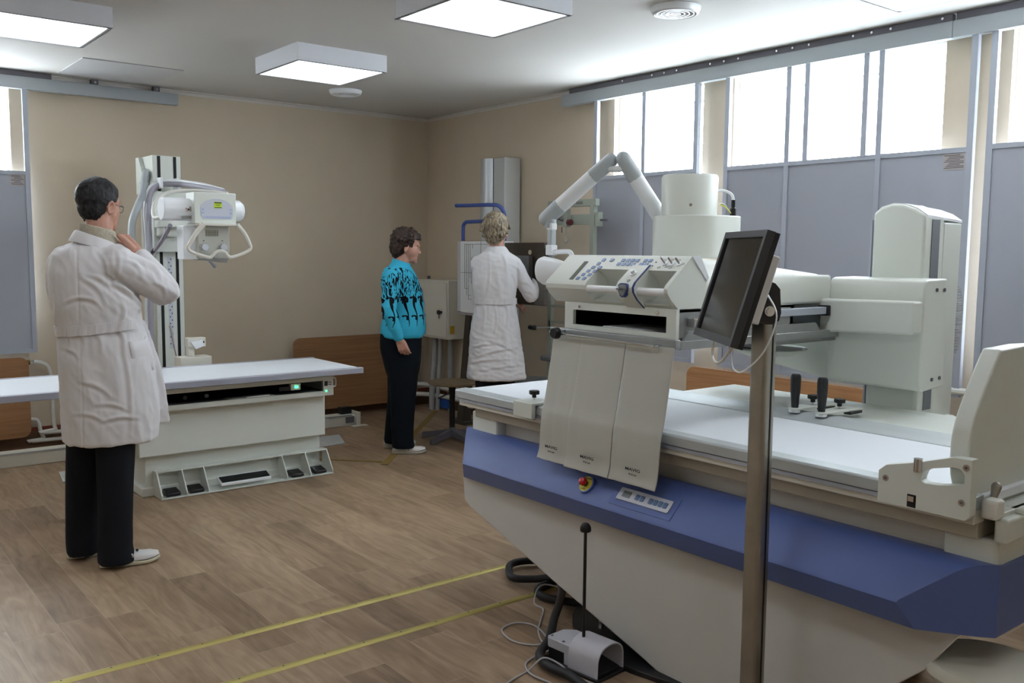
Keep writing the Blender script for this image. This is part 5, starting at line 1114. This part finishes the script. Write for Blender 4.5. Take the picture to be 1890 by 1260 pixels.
# -------------------------------------------------------------- MAN
O = (-3.68,-2.87); PM = pframe(O)
P1 = thing('person', 'dark-haired man in a white belted coat, back turned, hand raised to his collar', 'person', (O[0],O[1],0))
HM = PM @ Matrix.Translation((.025,.02,1.648)) @ rotz(R(40)) @ Matrix.Rotation(R(4), 4, 'Y')
mb = MB(PM)
neck = (.018,.01,1.55)
mb.chain([((.015,.0,1.42),.06),((.012,.0,1.50),.06),((.022,.012,1.60),.058)], 18)
mb.chain([((0,0,1.36),.12),((.0,0,1.15),.125),((.01,0,.95),.13)], 20)
mb.chain([((-.13,.10,1.39),.046),((0,0,1.39),.08),((.085,-.09,1.39),.046)], 16)
shR, elR, wrR = (.096,-.11,1.40), (.288,-.01,1.262), (.175,-.005,1.437)
shL, elL, wrL = (-.14,.11,1.40), (-.14,.27,1.19), (-.02,.33,1.30)
mb.chain([(V(shR)-V((0,0,.02)),.046),(elR,.042)]); mb.chain([(elR,.042),(wrR,.029)])
mb.chain([(shL,.056),(elL,.044)]); mb.chain([(elL,.044),(wrL,.029)])
mb.chain([((.05,-.07,.88),.085),((.045,-.085,.47),.055),((.03,-.09,.10),.042)]); mb.chain([((-.06,.07,.88),.085),((-.085,.095,.47),.055),((-.11,.10,.10),.042)])
mb.chain([((.03,-.09,.09),.036),((.0,-.095,.05),.03),((.12,-.098,.034),.02)]); mb.chain([((-.11,.10,.09),.036),((-.135,.09,.05),.03),((-.05,.12,.034),.02)])
hf = V((-.085,.012,.085))
hand(mb, wrR, hf, (.50,-.80,.30), (-.6,-.1,-.5), [.5,.65,.8,.9], 1.12, thumb=((.034,.022),(.062,.012)))
mb.chain([((.152,-.025,1.462),.019),((.120,-.045,1.497),.0155),((.100,-.055,1.516),.0118)], 14)
hand(mb, wrL, V((.05,-.02,.07)), (-.3,.8,.3), (.5,.5,.2), [.6,.7,.8,.9], 1.0)
head(mb, HM)
body = remeshed(mb, 'body', SKIN, P1, .004, 3)
eyes(HM, 1, body)
# hair: short dark cap, receding at the temple
hb_ = MB(HM); hb_.ball((-.014,0,.040), (.104,.081,.092), 30, 18); hb_.ball((-.040,0,-.004), (.064,.067,.072), 26, 14); hb_.ball((-.026,0,-.058), (.044,.054,.042), 20, 12)
HMi = HM.inverted()
def trim_hair(mbh, rule):
    return mbh
hair = remeshed(hb_, 'hair', hairmat('dark_greying_hair', (12,12,14), (52,52,55), 60), P1, .004, 2, lambda p, n: .0022*noise.noise(p*90))
# cut the hair away where the face, ear and neck show
def cut(o, keep):
    org = ORG[o.name]; bm = bmesh.new(); bm.from_mesh(o.data)
    bmesh.ops.delete(bm, geom=[v for v in bm.verts if not keep(v.co+org)], context='VERTS'); bm.to_mesh(o.data); bm.free()
def man_keep(p):
    q = HMi @ p
    if q.z < .095 and q.x > .022+.52*max(0,q.z-.004): return False
    if q.z < .016 and q.x > -.016: return abs(q.y) > .05 and q.z > -.006 and .008 < q.x < .020
    if q.z < -.072-.25*(q.x+.05): return False
    return True
cut(hair, man_keep)
sf = hair.modifiers.new('thickness','SOLIDIFY'); sf.thickness = .006; sf.offset = -1
# spectacles
gs = MB(HM); 
for g in (1,-1):
    gs.tube([(.088,.012*g,.004),(.09,.03*g,.010),(.084,.052*g,.006),(.083,.052*g,-.014),(.09,.03*g,-.020),(.09,.012*g,-.012),(.088,.012*g,.004)], .0011, 6, 4)
    gs.tube([(.083,.055*g,.004),(.04,.072*g,.006),(.002,.077*g,.008),(-.012,.076*g,-.004)], .0014, 6, 4)
gs.tube([(.088,.012,.004),(.092,0,.008),(.088,-.012,.004)], .0011, 6, 3)
sp_ = gs.build('spectacles', mat('thin_metal_frame',(90,84,84),.3,metal=.9), P1)
# sweater collar
KNIT = mat('beige_knit', (182,174,156), .9, bump=.9, bscale=260, var=.25, vscale=120)
mb = MB(PM); mb.loft([ell(.012,.0,1.46,.098,.098,28,2),ell(.014,.003,1.50,.084,.086,28,2),ell(.010,.006,1.552,.073,.074,28,2,0,-.22),ell(.010,.006,1.556,.064,.066,28,2,0,-.22),ell(.012,.003,1.50,.07,.072,28,2)], cap=False)
mb.build('sweater_collar', KNIT, P1)
# coat
FAC = R(40)
coat = MB(PM)
rows = [(.010,.0,1.475,.10,.10),(.0,0,1.452,.145,.118),(-.010,0,1.420,.172,.135),(-.018,0,1.36,.180,.150),(-.016,0,1.30,.182,.155),(-.004,0,1.21,.186,.158),(.006,0,1.12,.180,.150),(.014,0,1.08,.182,.148),(.022,0,1.02,.190,.155),(.032,.0,.905,.202,.170),(.042,.0,.76,.208,.180),(.042,.0,.65,.206,.185),(.04,.0,.585,.203,.186),(.04,.0,.578,.198,.182)]
loftr(coat, rows, 36, 2.3, 4)
coat.chain([((-.125,.095,1.402),.068),((0,0,1.425),.080),((.085,-.09,1.402),.070)], 20)
coat.chain([((.088,-.095,1.385),.078),((.19,-.055,1.33),.075),(elR,.068)], 20); coat.chain([(elR,.067),((.236,-.01,1.345),.060),((.190,-.008,1.410),.046)], 20)
coat.chain([((-.128,.10,1.385),.074),((-.145,.19,1.30),.072),(elL,.062)], 18); coat.chain([(elL,.062),((-.08,.30,1.245),.055),((-.035,.325,1.285),.047)], 18)
# front flap flaring to the right
fl_ = [[(x*1.0,y,z) for x,y,z in r_] for r_ in ([(.14,.02,1.12),(.20,.05,1.12),(.20,.12,1.12),(.12,.14,1.12)],[(.16,.0,.90),(.262,.04,.90),(.262,.13,.90),(.12,.16,.90)],[(.17,.0,.70),(.292,.05,.70),(.292,.14,.70),(.12,.17,.70)],[(.17,.0,.638),(.300,.06,.628),(.297,.15,.628),(.12,.17,.632)])]
coat.loft(fl_)
import functools
def coat_folds(p, n):
    q = PM.inverted() @ p; z = q.z; d = 0
    f1 = noise.noise(V((q.x*9+z*2.2, q.y*9, z*3.2))); f2 = noise.noise(V((q.x*20+z*9, q.y*18-z*5, z*11+4)))
    k = .0055 if z < 1.07 else .004
    d += k*(1-2.6*abs(f1)) + .0022*(1-2.4*abs(f2))
    # gathers under and over the belt, creases at elbow and armpit
    d += .004*math.exp(-((z-1.03)/.05)**2)*noise.noise(V((q.x*38,q.y*38,z*3)))
    e1 = (q-V(elR)).length; d += .006*math.exp(-(e1/.11)**2)*noise.noise(V((q.x*12,q.y*12,z*30+q.x*24)))
    e2 = (q-V((.13,-.09,1.27))).length; d += .008*math.exp(-(e2/.13)**2)*noise.noise(V(((q.x+z)*30,q.y*8,(z-q.x)*6)))
    e3 = (q-V((.20,.03,1.38))).length; d += .007*math.exp(-(e3/.09)**2)*noise.noise(V(((q.x-z)*6,q.y*6,(z+q.x)*42)))
    if q.y < .03: d += crease(q.x, z, MAN_CREASES)
    d -= .003*math.exp(-((q.x+.075)/.004)**2)*(1 if z < 1.45 and q.y < 0 else 0)
    return d
ct = remeshed(coat, 'white_coat', COATM, P1, .0055, 4, coat_folds)
# belt, coat collar, cuffs, pocket
mb = MB(PM); 
def bandring(z, k, a0, a1, n=30, off=.0, h=.022, tilt=.1):
    pts = []
    for i in range(n+1):
        a = a0+(a1-a0)*i/n; x = .010+(.184+off)*math.copysign(abs(cos(a))**(2/2.3), cos(a)); y = (.151+off)*math.copysign(abs(sin(a))**(2/2.3), sin(a)); pts.append((x, y, z+tilt*(x-.0)))
    return pts
o1 = bandring(1.104,0,R(176),R(318),30,.010); vs = []; fs = []
for x, y, z in o1: vs += [(x,y,z-.024),(x,y,z+.020)]
for i in range(len(o1)-1): fs.append((2*i,2*i+2,2*i+3,2*i+1))
bl_ = MB(PM).add(vs, fs).build('coat_belt', COATM, P1, smooth=False); w_ = bl_.modifiers.new('w','SHRINKWRAP'); w_.target = ct; w_.offset = .004; sm_ = bl_.modifiers.new('thickness','SOLIDIFY'); sm_.thickness = .004; sm_.offset = 1
mb = MB(PM); mb.loft([ell(.012,.0,1.472,.104,.104,32,2,0,-.2),ell(.010,.0,1.506,.089,.093,32,2,0,-.36),ell(.010,.0,1.510,.086,.090,32,2,0,-.36),ell(.008,.0,1.502,.094,.098,32,2,0,-.35),ell(.006,.0,1.462,.117,.114,32,2,0,-.26)], cap=False); mb.build('coat_collar', COATM, P1, angle=60, bevel=.0025)
cf = MB(PM); dcf = (V(wrR)-V(elR)).normalized(); cf.cyl(V(wrR)-dcf*.050, V(wrR)-dcf*.012, .049,.043,24,cap=False); c_ = cf.build('coat_cuff', COATM, P1); c_.modifiers.new('t','SOLIDIFY').thickness = .004
pk = MB(PM)
pv = []
for j, (z, bulge) in enumerate(((1.045,.020),(.99,.014),(.93,.012),(.880,.008))):
    for i in range(6):
        u = i/5; x = .120+.100*u+.012*(j/3); y = -.135+.08*u**1.4; pv.append((x+bulge*.6, y-bulge, z+.02*u-(.012 if j == 0 and 0 < i < 5 else 0)))
pf = [(j*6+i,j*6+i+1,(j+1)*6+i+1,(j+1)*6+i) for j in range(3) for i in range(5)]
pkt = pk.add(pv, pf).build('coat_pocket', COATM, P1, angle=80); w_ = pkt.modifiers.new('w','SHRINKWRAP'); w_.target = ct; w_.offset = .006; sm_ = pkt.modifiers.new('t','SOLIDIFY'); sm_.thickness = .006
# trousers
tr = MB(PM)
loftr(tr, [(.055,-.055,.80,.10,.115),(.056,-.07,.611,.088,.105),(.05,-.08,.411,.081,.10),(.043,-.09,.211,.074,.095),(.040,-.09,.10,.074,.10),(.044,-.088,.022,.080,.11)], 26, 2.2, 4)
loftr(tr, [(-.05,.06,.80,.10,.115),(-.07,.07,.595,.083,.105),(-.085,.09,.386,.077,.10),(-.095,.10,.174,.074,.095),(-.098,.10,.08,.073,.10),(-.10,.10,.024,.074,.11)], 26, 2.2, 4)
tr.chain([((-.04,.04,.85),.11),((.05,-.04,.85),.11)])
remeshed(tr, 'trousers', BLACKC, P1, .008, 3, lambda p, n: .004*noise.noise(V((p.x*9,p.y*9,p.z*4)))+.005*noise.noise(V((p.x*14,p.y*14,p.z*16)))*max(0,1-p.z/.25))
for O_, ang, L_ in (((-.030,-.10,0), R(3), .262), ((-.168,.085,0), R(16), .262)):
    SF = PM @ Matrix.Translation(O_) @ rotz(ang)
    so, up_ = shoe(SF, L_, .047, P1, SHOEW, SOLE, heel_open=True, h=.064, nm='clog')
    MB(SF).box(.118,.140,-.052,-.046,.024,.060).build('clog_strap', SHOEW, up_, bevel=.002)
    MB(SF).tube([(.129,-.050,.055),(.132,-.030,.072),(.135,0,.078),(.132,.03,.072),(.129,.05,.055)], .009, 8, 4, flat=.35).build('clog_strap', SHOEW, up_)
    MB(SF).box(.114,.144,-.0545,-.051,.044,.056).build('buckle', CHROME, up_, bevel=.001)
    MB(SF).cyl((.160,-.024,.0655),(.1605,-.026,.068),.007,n=12).build('eyelet_hole', DARK, up_)
# -------------------------------------------------------------- WOMAN IN BLUE
O = (-1.33,-1.63); PW = pframe(O)
P2 = thing('person', 'woman in a turquoise sweater with black swirls and dark trousers, in profile', 'person', (O[0],O[1],0))
HW = PW @ Matrix.Translation((.072,0,1.485)) @ rotz(R(2)) @ Matrix.Rotation(R(8), 4, 'Y')
mb = MB(PW)
mb.chain([((.02,0,1.28),.062),((.03,0,1.36),.058),((.055,0,1.44),.055)], 18)
mb.chain([((.02,0,1.22),.11),((.035,0,1.05),.12),((.035,0,.88),.13)], 20)
mb.chain([((-.01,-.13,1.255),.04),((.01,0,1.27),.07),((-.0,.13,1.255),.04)], 16)
wN, eN, sN = (.016,-.215,.835), (-.058,-.240,1.04), (-.026,-.180,1.258)
wF, eF, sF = (.105,.19,.815), (-.005,.205,1.02), (.0,.16,1.265)
for a, b, c in ((sN,eN,wN),(sF,eF,wF)): mb.chain([(V(a)-V((0,0,.02)),.038),(b,.038),(c,.026)])
mb.chain([((.035,-.085,.80),.09),((.038,-.09,.43),.058),((.03,-.09,.10),.042)]); mb.chain([((.03,.085,.80),.09),((.022,.09,.43),.058),((-.02,.10,.10),.042)])
mb.chain([((.03,-.09,.09),.034),((.0,-.10,.045),.028),((.11,-.10,.034),.02)]); mb.chain([((-.02,.10,.09),.034),((-.06,.10,.045),.028),((.05,.115,.034),.02)])
hand(mb, wN, V((.035,-.0,-.09)), (-.2,-1,0), (1,.1,.1), [.5,.6,.65,.7], .95, thumb=((.03,.028),(.058,.030)))
hand(mb, wF, V((.02,.0,-.09)), (-.1,1,0), (1,0,.1), [.4,.5,.5,.55], .95)
head(mb, HW, .98, 1.04)
bw_ = remeshed(mb, 'body', mat('skin_rosy',(196,148,130),.5,var=.10,vscale=30,spec=.35), P2, .004, 3)
eyes(HW, .98, bw_)
MB(HW).cap((.0865,.013,-.0555),.0045,(.0865,-.013,-.0555),.0045,10).cap((.0855,.011,-.0655),.005,(.0855,-.011,-.0655),.005,10).build('lips', mat('lip_rose',(150,80,76),.45), bw_)
hb_ = MB(HW); hb_.ball((-.016,0,.046), (.112,.090,.094), 30, 18); hb_.ball((-.055,0,-.005), (.072,.080,.085), 26, 14); hb_.ball((-.062,0,-.055), (.042,.055,.042), 20, 12)
random.seed(3)
for k in range(70):
    a = random.uniform(0,2*pi); ph = random.uniform(-.35,1.4); r_ = (.104*cos(ph)*cos(a)-.018, .084*cos(ph)*sin(a), .046+.088*sin(ph))
    if r_[0] > .05 and r_[2] < .085: continue
    hb_.ball(r_, random.uniform(.011,.018), 10, 6)
HWi = HW.inverted()
hair = remeshed(hb_, 'hair', hairmat('dark_brown_curls', (22,15,13), (74,54,44), 70), P2, .004, 1, lambda p, n: .004*noise.noise(p*60))
def wk(p):
    q = HWi @ p
    if q.x > .050-.2*max(0,.07-q.z) and q.z < .062: return False
    if q.z < .0 and q.x > -.006: return False
    return q.z > -.098
cut(hair, wk); hair.modifiers.new('t','SOLIDIFY').thickness = .006; hair.modifiers['t'].offset = -1
# patterned sweater material
def sweatermat():
    M = bpy.data.materials.new('turquoise_patterned_knit'); M.use_nodes = True; nt = M.node_tree; b = nt.nodes['Principled BSDF']; L = nt.links
    mm = lambda op, a, b_=None, c=None: mathn(nt, op, a, b_, c)
    tc = nt.nodes.new('ShaderNodeTexCoord'); sp = nt.nodes.new('ShaderNodeSeparateXYZ'); L.new(tc.outputs['Object'], sp.inputs[0])
    x, y, z = sp.outputs
    # horizontal coordinate along the body surface
    wob = nt.nodes.new('ShaderNodeTexNoise'); wob.inputs['Scale'].default_value = 9; wob.inputs['Detail'].default_value = 1; L.new(tc.outputs['Object'], wob.inputs['Vector'])
    u_ = mm('ADD', mm('MULTIPLY', x, .85375701), mm('MULTIPLY', y, -.52067165)); v_ = mm('ADD', mm('MULTIPLY', x, .52067165), mm('MULTIPLY', y, .85375701))
    s_ = mm('ADD', mm('MULTIPLY', u_, 14.5), mm('MULTIPLY', v_, 5.0))
    # flames: wavy vertical blades that taper downwards
    phase = mm('ADD', s_, mm('MULTIPLY', mm('SINE', mm('MULTIPLY', z, 24)), .17)); phase = mm('ADD', phase, mm('MULTIPLY', mm('SUBTRACT', wob.outputs[0], .5), .5))
    fr = mm('FRACT', mm('ADD', phase, 40.3)); d = mm('ABSOLUTE', mm('SUBTRACT', fr, .5))
    wz = nt.nodes.new('ShaderNodeMapRange'); wz.inputs[1].default_value = .93; wz.inputs[2].default_value = 1.17; wz.inputs[3].default_value = .03; wz.inputs[4].default_value = .24; L.new(z, wz.inputs[0])
    pulse = mm('ADD', .85, mm('MULTIPLY', mm('SINE', mm('MULTIPLY', z, 48)), .18))
    blade = mm('LESS_THAN', d, mm('MULTIPLY', wz.outputs[0], pulse))
    lo = mm('GREATER_THAN', z, .925); hi = mm('LESS_THAN', z, 1.14)
    A_ = mm('MULTIPLY', mm('MULTIPLY', blade, lo), hi)
    # hooks: ring arcs beside each blade
    def hook(zc, r_, ph):
        dx = mm('MULTIPLY', mm('SUBTRACT', mm('FRACT', mm('ADD', s_, 40.3+ph)), .5), .060); dz = mm('SUBTRACT', z, zc)
        rr = mm('SQRT', mm('ADD', mm('MULTIPLY', dx, dx), mm('MULTIPLY', dz, dz)))
        q = mm('LESS_THAN', mm('ABSOLUTE', mm('SUBTRACT', rr, r_)), mm('ADD', .004, mm('MULTIPLY', mm('ABSOLUTE', dx), .22))); up_ = mm('GREATER_THAN', mm('ADD', dz, mm('MULTIPLY', dx, .8)), -.004)
        return mm('MULTIPLY', q, up_)
    Hk = mm('MAXIMUM', hook(1.112,.021,.30), hook(.985,.016,.22))
    # feathery leaf work on chest and shoulders
    mp = nt.nodes.new('ShaderNodeCombineXYZ'); L.new(mm('MULTIPLY', s_, 3.0), mp.inputs[0]); L.new(mm('MULTIPLY', z, 13), mp.inputs[1]); L.new(mm('MULTIPLY', v_, 9), mp.inputs[2])
    n = nt.nodes.new('ShaderNodeTexNoise'); n.inputs['Scale'].default_value = 1.1; n.inputs['Detail'].default_value = 3; n.inputs['Distortion'].default_value = 1.8; L.new(mp.outputs[0], n.inputs['Vector'])
    leaf = mm('GREATER_THAN', n.outputs[0], .515)
    zn = mm('ADD', z, mm('MULTIPLY', mm('SUBTRACT', n.outputs[0], .5), .35)); B_ = mm('MULTIPLY', mm('MULTIPLY', leaf, mm('GREATER_THAN', zn, 1.15)), mm('LESS_THAN', mm('ADD', z, mm('MULTIPLY', mm('SUBTRACT', wob.outputs[0], .5), .25)), 1.315))
    tot = mm('MAXIMUM', mm('MAXIMUM', A_, B_), Hk)
    mx = nt.nodes.new('ShaderNodeMixRGB'); L.new(tot, mx.inputs[0]); mx.inputs[1].default_value = lin((60,176,208))+(1,); mx.inputs[2].default_value = lin((14,16,24))+(1,)
    L.new(mx.outputs[0], b.inputs['Base Color']); b.inputs['Roughness'].default_value = .85; b.inputs['Specular IOR Level'].default_value = .2
    kn = nt.nodes.new('ShaderNodeTexNoise'); kn.inputs['Scale'].default_value = 420; L.new(tc.outputs['Object'], kn.inputs['Vector']); bp = nt.nodes.new('ShaderNodeBump'); bp.inputs['Strength'].default_value = .4; bp.inputs['Distance'].default_value = .002; L.new(kn.outputs[0], bp.inputs['Height']); L.new(bp.outputs[0], b.inputs['Normal'])
    return M
sw = MB(PW)
loftr(sw, [(.02,0,1.345,.082,.10),(.010,0,1.32,.103,.13),(.012,0,1.285,.122,.155),(.022,0,1.235,.136,.158),(.036,0,1.156,.148,.155),(.042,0,1.079,.152,.155),(.046,0,1.0,.152,.160),(.045,0,.921,.158,.182),(.041,0,.868,.160,.188),(.036,0,.842,.150,.182),(.036,0,.835,.145,.178)], 32, 2.2, 4)
for a, b, c in ((sN,eN,wN),(sF,eF,wF)):
    sw.chain([(a,.066),((V(a)*.5+V(b)*.5)+V((-.006,0,0)),.055),(b,.050)], 18); dd = (V(c)-V(b)); sw.chain([(b,.050),(V(b)+dd*.55,.045),(V(b)+dd*.90,.034)], 18)
swo = remeshed(sw, 'sweater', sweatermat(), P2, .007, 4, lambda p, n: .004*(1-2.5*abs(noise.noise(V((p.x*8,p.y*8,p.z*13)))))+.002*noise.noise(p*22))
mb = MB(PW); mb.loft([ell(.024,0,1.335,.086,.092,28,2,0,-.1),ell(.030,0,1.362,.069,.072,28,2,0,-.22),ell(.034,0,1.383,.063,.065,28,2,0,-.32),ell(.034,0,1.385,.057,.059,28,2,0,-.32)], cap=False); mb.build('sweater_neckband', mat('turquoise_knit',(60,176,208),.85,bump=.4,bscale=400,spec=.2), P2)
tr = MB(PW)
loftr(tr, [(.027,0,.90,.14,.165),(.027,0,.851,.150,.172),(.026,0,.76,.149,.174),(.032,0,.68,.138,.170),(.037,0,.60,.124,.162),(.04,0,.54,.108,.15)], 30, 2.2, 4)
loftr(tr, [(.034,-.07,.80,.12,.09),(.036,-.075,.70,.125,.095),(.043,-.08,.575,.108,.095),(.039,-.08,.378,.094,.092),(.036,-.08,.22,.085,.09),(.038,-.09,.103,.080,.09),(.044,-.09,.045,.084,.095)], 26, 2.2, 4)
loftr(tr, [(.034,.07,.80,.12,.09),(.03,.075,.70,.125,.095),(.034,.08,.554,.108,.095),(.022,.08,.352,.098,.092),(-.002,.09,.189,.087,.09),(-.013,.10,.06,.086,.095),(-.013,.10,.045,.086,.095)], 26, 2.2, 4)
remeshed(tr, 'trousers', NAVYC, P2, .009, 3, lambda p, n: .004*noise.noise(V((p.x*9,p.y*9,p.z*4))))
for O_, ang, L_ in (((-.040,-.10,0), R(-2), .245), ((-.105,.10,0), R(8), .245)):
    SF = PW @ Matrix.Translation(O_) @ rotz(ang)
    so, up_ = shoe(SF, L_, .041, P2, SHOEW, mat('worn_white_sole',(190,184,170),.6), h=.060, nm='slip_on_shoe')
    MB(SF).tube([(.118,-.040,.028),(.128,-.030,.052),(.134,0,.064),(.128,.030,.052),(.118,.040,.028)], .003, 6, 4).build('shoe_seam', mat('shoe_seam_grey',(120,116,112),.6), up_)
# -------------------------------------------------------------- NURSE
O = (-.86,-2.08); PN = pframe(O)
P3 = thing('person', 'short-haired blond woman in a white coat, back turned, at the wall stand', 'person', (O[0],O[1],0))
HN = PN @ Matrix.Translation((.068,.0,1.598)) @ rotz(R(72)) @ Matrix.Rotation(R(6), 4, 'Y')
mb = MB(PN)
mb.chain([((.068,0,1.38),.06),((.068,0,1.46),.052),((.07,0.0,1.55),.05)], 16)
mb.chain([((.068,0,1.32),.10),((.06,0,1.12),.10),((.065,0,.92),.12)], 18)
sL, sR = (-.055,0,1.365), (.190,0,1.365); mb.chain([(sL,.048),((.068,0,1.38),.07),(sR,.048)])
eR_, wR_ = (.318,.0,1.150), (.388,.16,1.315); eL_, wL_ = (-.02,.20,1.12), (.150,.20,1.085)
for a, b, c in ((sR,eR_,wR_),(sL,eL_,wL_)): mb.chain([(a,.045),(b,.038),(c,.025)])
mb.chain([((.13,0,.86),.085),((.13,0,.47),.052),((.13,0,.10),.04)]); mb.chain([((.01,0,.86),.085),((.0,0,.47),.052),((.0,0,.10),.04)])
mb.chain([((.13,0,.09),.036),((.135,.12,.045),.032)]); mb.chain([((.0,0,.09),.036),((-.005,.12,.045),.032)])
hand(mb, wR_, V((.01,.04,.09)), (.9,-.4,.1), (-.3,-.4,.6), [.25,.35,.4,.5], .95)
hand(mb, wL_, V((.08,.0,-.01)), (0,-.3,1), (.3,.6,0), [.3,.3,.4,.4], .95)
head(mb, HN, .97)
bn = remeshed(mb, 'body', SKIN, P3, .005, 3)
eyes(HN, .97, bn)
hb_ = MB(HN); hb_.ball((-.020,0,.048), (.110,.092,.094), 30, 18); hb_.ball((-.050,0,.0), (.076,.088,.085), 26, 14); hb_.ball((-.060,0,-.055), (.045,.064,.042), 20, 12)
random.seed(11)
for k in range(46):
    a = random.uniform(pi*.4,pi*1.6); ph = random.uniform(-.6,1.4); p_ = V((.100*cos(ph)*cos(a)-.024, .086*cos(ph)*sin(a), .040+.092*sin(ph))); q_ = p_+V((-.006,random.uniform(-.02,.02),-.035))
    hb_.cap(p_, .0125, q_, .009, 8)
HNi = HN.inverted()
hair = remeshed(hb_, 'hair', hairmat('ash_blond_hair', (84,72,58), (176,162,138), 55), P3, .004, 1, lambda p, n: .005*noise.noise(V((p.x*40,p.y*40,p.z*18))))
def nk(p):
    q = HNi @ p
    if q.x > .050-.2*max(0,.07-q.z) and q.z < .066: return False
    if q.z < -.02 and q.x > .0: return False
    return True
cut(hair, nk); hair.modifiers.new('t','SOLIDIFY').thickness = .006; hair.modifiers['t'].offset = -1
ctn = MB(PN)
loftr(ctn, [(.068,0,1.462,.075,.075),(.068,0,1.440,.110,.09),(.068,0,1.405,.150,.105),(.066,0,1.35,.163,.118),(.058,0,1.25,.158,.125),(.060,0,1.15,.146,.120),(.062,0,1.107,.143,.118),(.063,0,1.06,.148,.122),(.064,0,.98,.163,.132),(.064,0,.893,.175,.140),(.068,0,.736,.193,.152),(.073,0,.60,.207,.160),(.075,0,.556,.211,.162),(.075,0,.550,.207,.158)], 34, 2.3, 4)
ctn.chain([((-.045,0,1.372),.058),((.068,0,1.405),.07),((.182,0,1.372),.058)], 18)
for a, b, c in ((sR,eR_,wR_),(sL,eL_,wL_)):
    ctn.chain([(a,.062),((V(a)+V(b))/2,.056),(b,.052)], 16); dd = V(c)-V(b); ctn.chain([(b,.052),(V(b)+dd*.45,.047),(V(b)+dd*.72,.045)], 16)
PNi = PN.inverted()
def nf(p, n):
    q = PNi @ p; z = q.z
    d = .004*(1-2.6*abs(noise.noise(V((q.x*10,q.y*10,z*3.4)))))+.0022*(1-2.4*abs(noise.noise(V((q.x*16+z*10,q.y*14,z*22)))))
    d += .006*math.exp(-((z-1.06)/.05)**2)*noise.noise(V((q.x*42,q.y*42,z*3)))
    if q.y < .03: d += crease(q.x, z, NURSE_CREASES, .0045)
    if z < .80: d += .0025*(1-2.5*abs(noise.noise(V((q.x*9+z*12,q.y*9,z*30)))))
    return d
ct3 = remeshed(ctn, 'white_coat', COATM, P3, .007, 3, nf)
vs = []; fs = []
for i in range(31):
    a = R(180)+R(180)*i/30; x = .061+.153*math.copysign(abs(cos(a))**(2/2.3), cos(a)); y = .128*math.copysign(abs(sin(a))**(2/2.3), sin(a)); vs += [(x,y,1.088),(x,y,1.130)]
for i in range(30): fs.append((2*i,2*i+2,2*i+3,2*i+1))
bl_ = MB(PN).add(vs, fs).build('coat_belt', COATM, P3, smooth=False); w_ = bl_.modifiers.new('w','SHRINKWRAP'); w_.target = ct3; w_.offset = .004; sm_ = bl_.modifiers.new('t','SOLIDIFY'); sm_.thickness = .005; sm_.offset = 1
mb = MB(PN); mb.loft([ell(.068,0,1.452,.088,.082,28,2),ell(.068,0,1.492,.064,.064,28,2),ell(.068,0,1.496,.060,.060,28,2),ell(.068,0,1.485,.072,.072,28,2),ell(.068,0,1.446,.100,.090,28,2)], cap=False); mb.build('coat_collar', COATM, P3, angle=60)
tr = MB(PN)
for cx_ in (.13,.0): loftr(tr, [(cx_,0,.80,.085,.10),(cx_,0,.6,.08,.09),(cx_,0,.35,.075,.08),(cx_,0,.12,.07,.08),(cx_,0,.04,.075,.085)], 24, 2.2, 3)
tr.chain([((.02,0,.82),.10),((.11,0,.82),.10)])
remeshed(tr, 'trousers', BLACKC, P3, .01, 2)
for x_ in (.13,.0): shoe(PN @ Matrix.Translation((x_,-.10,0)) @ rotz(R(88)), .245, .04, P3, SHOEW, SOLE, h=.06, nm='slip_on_shoe')
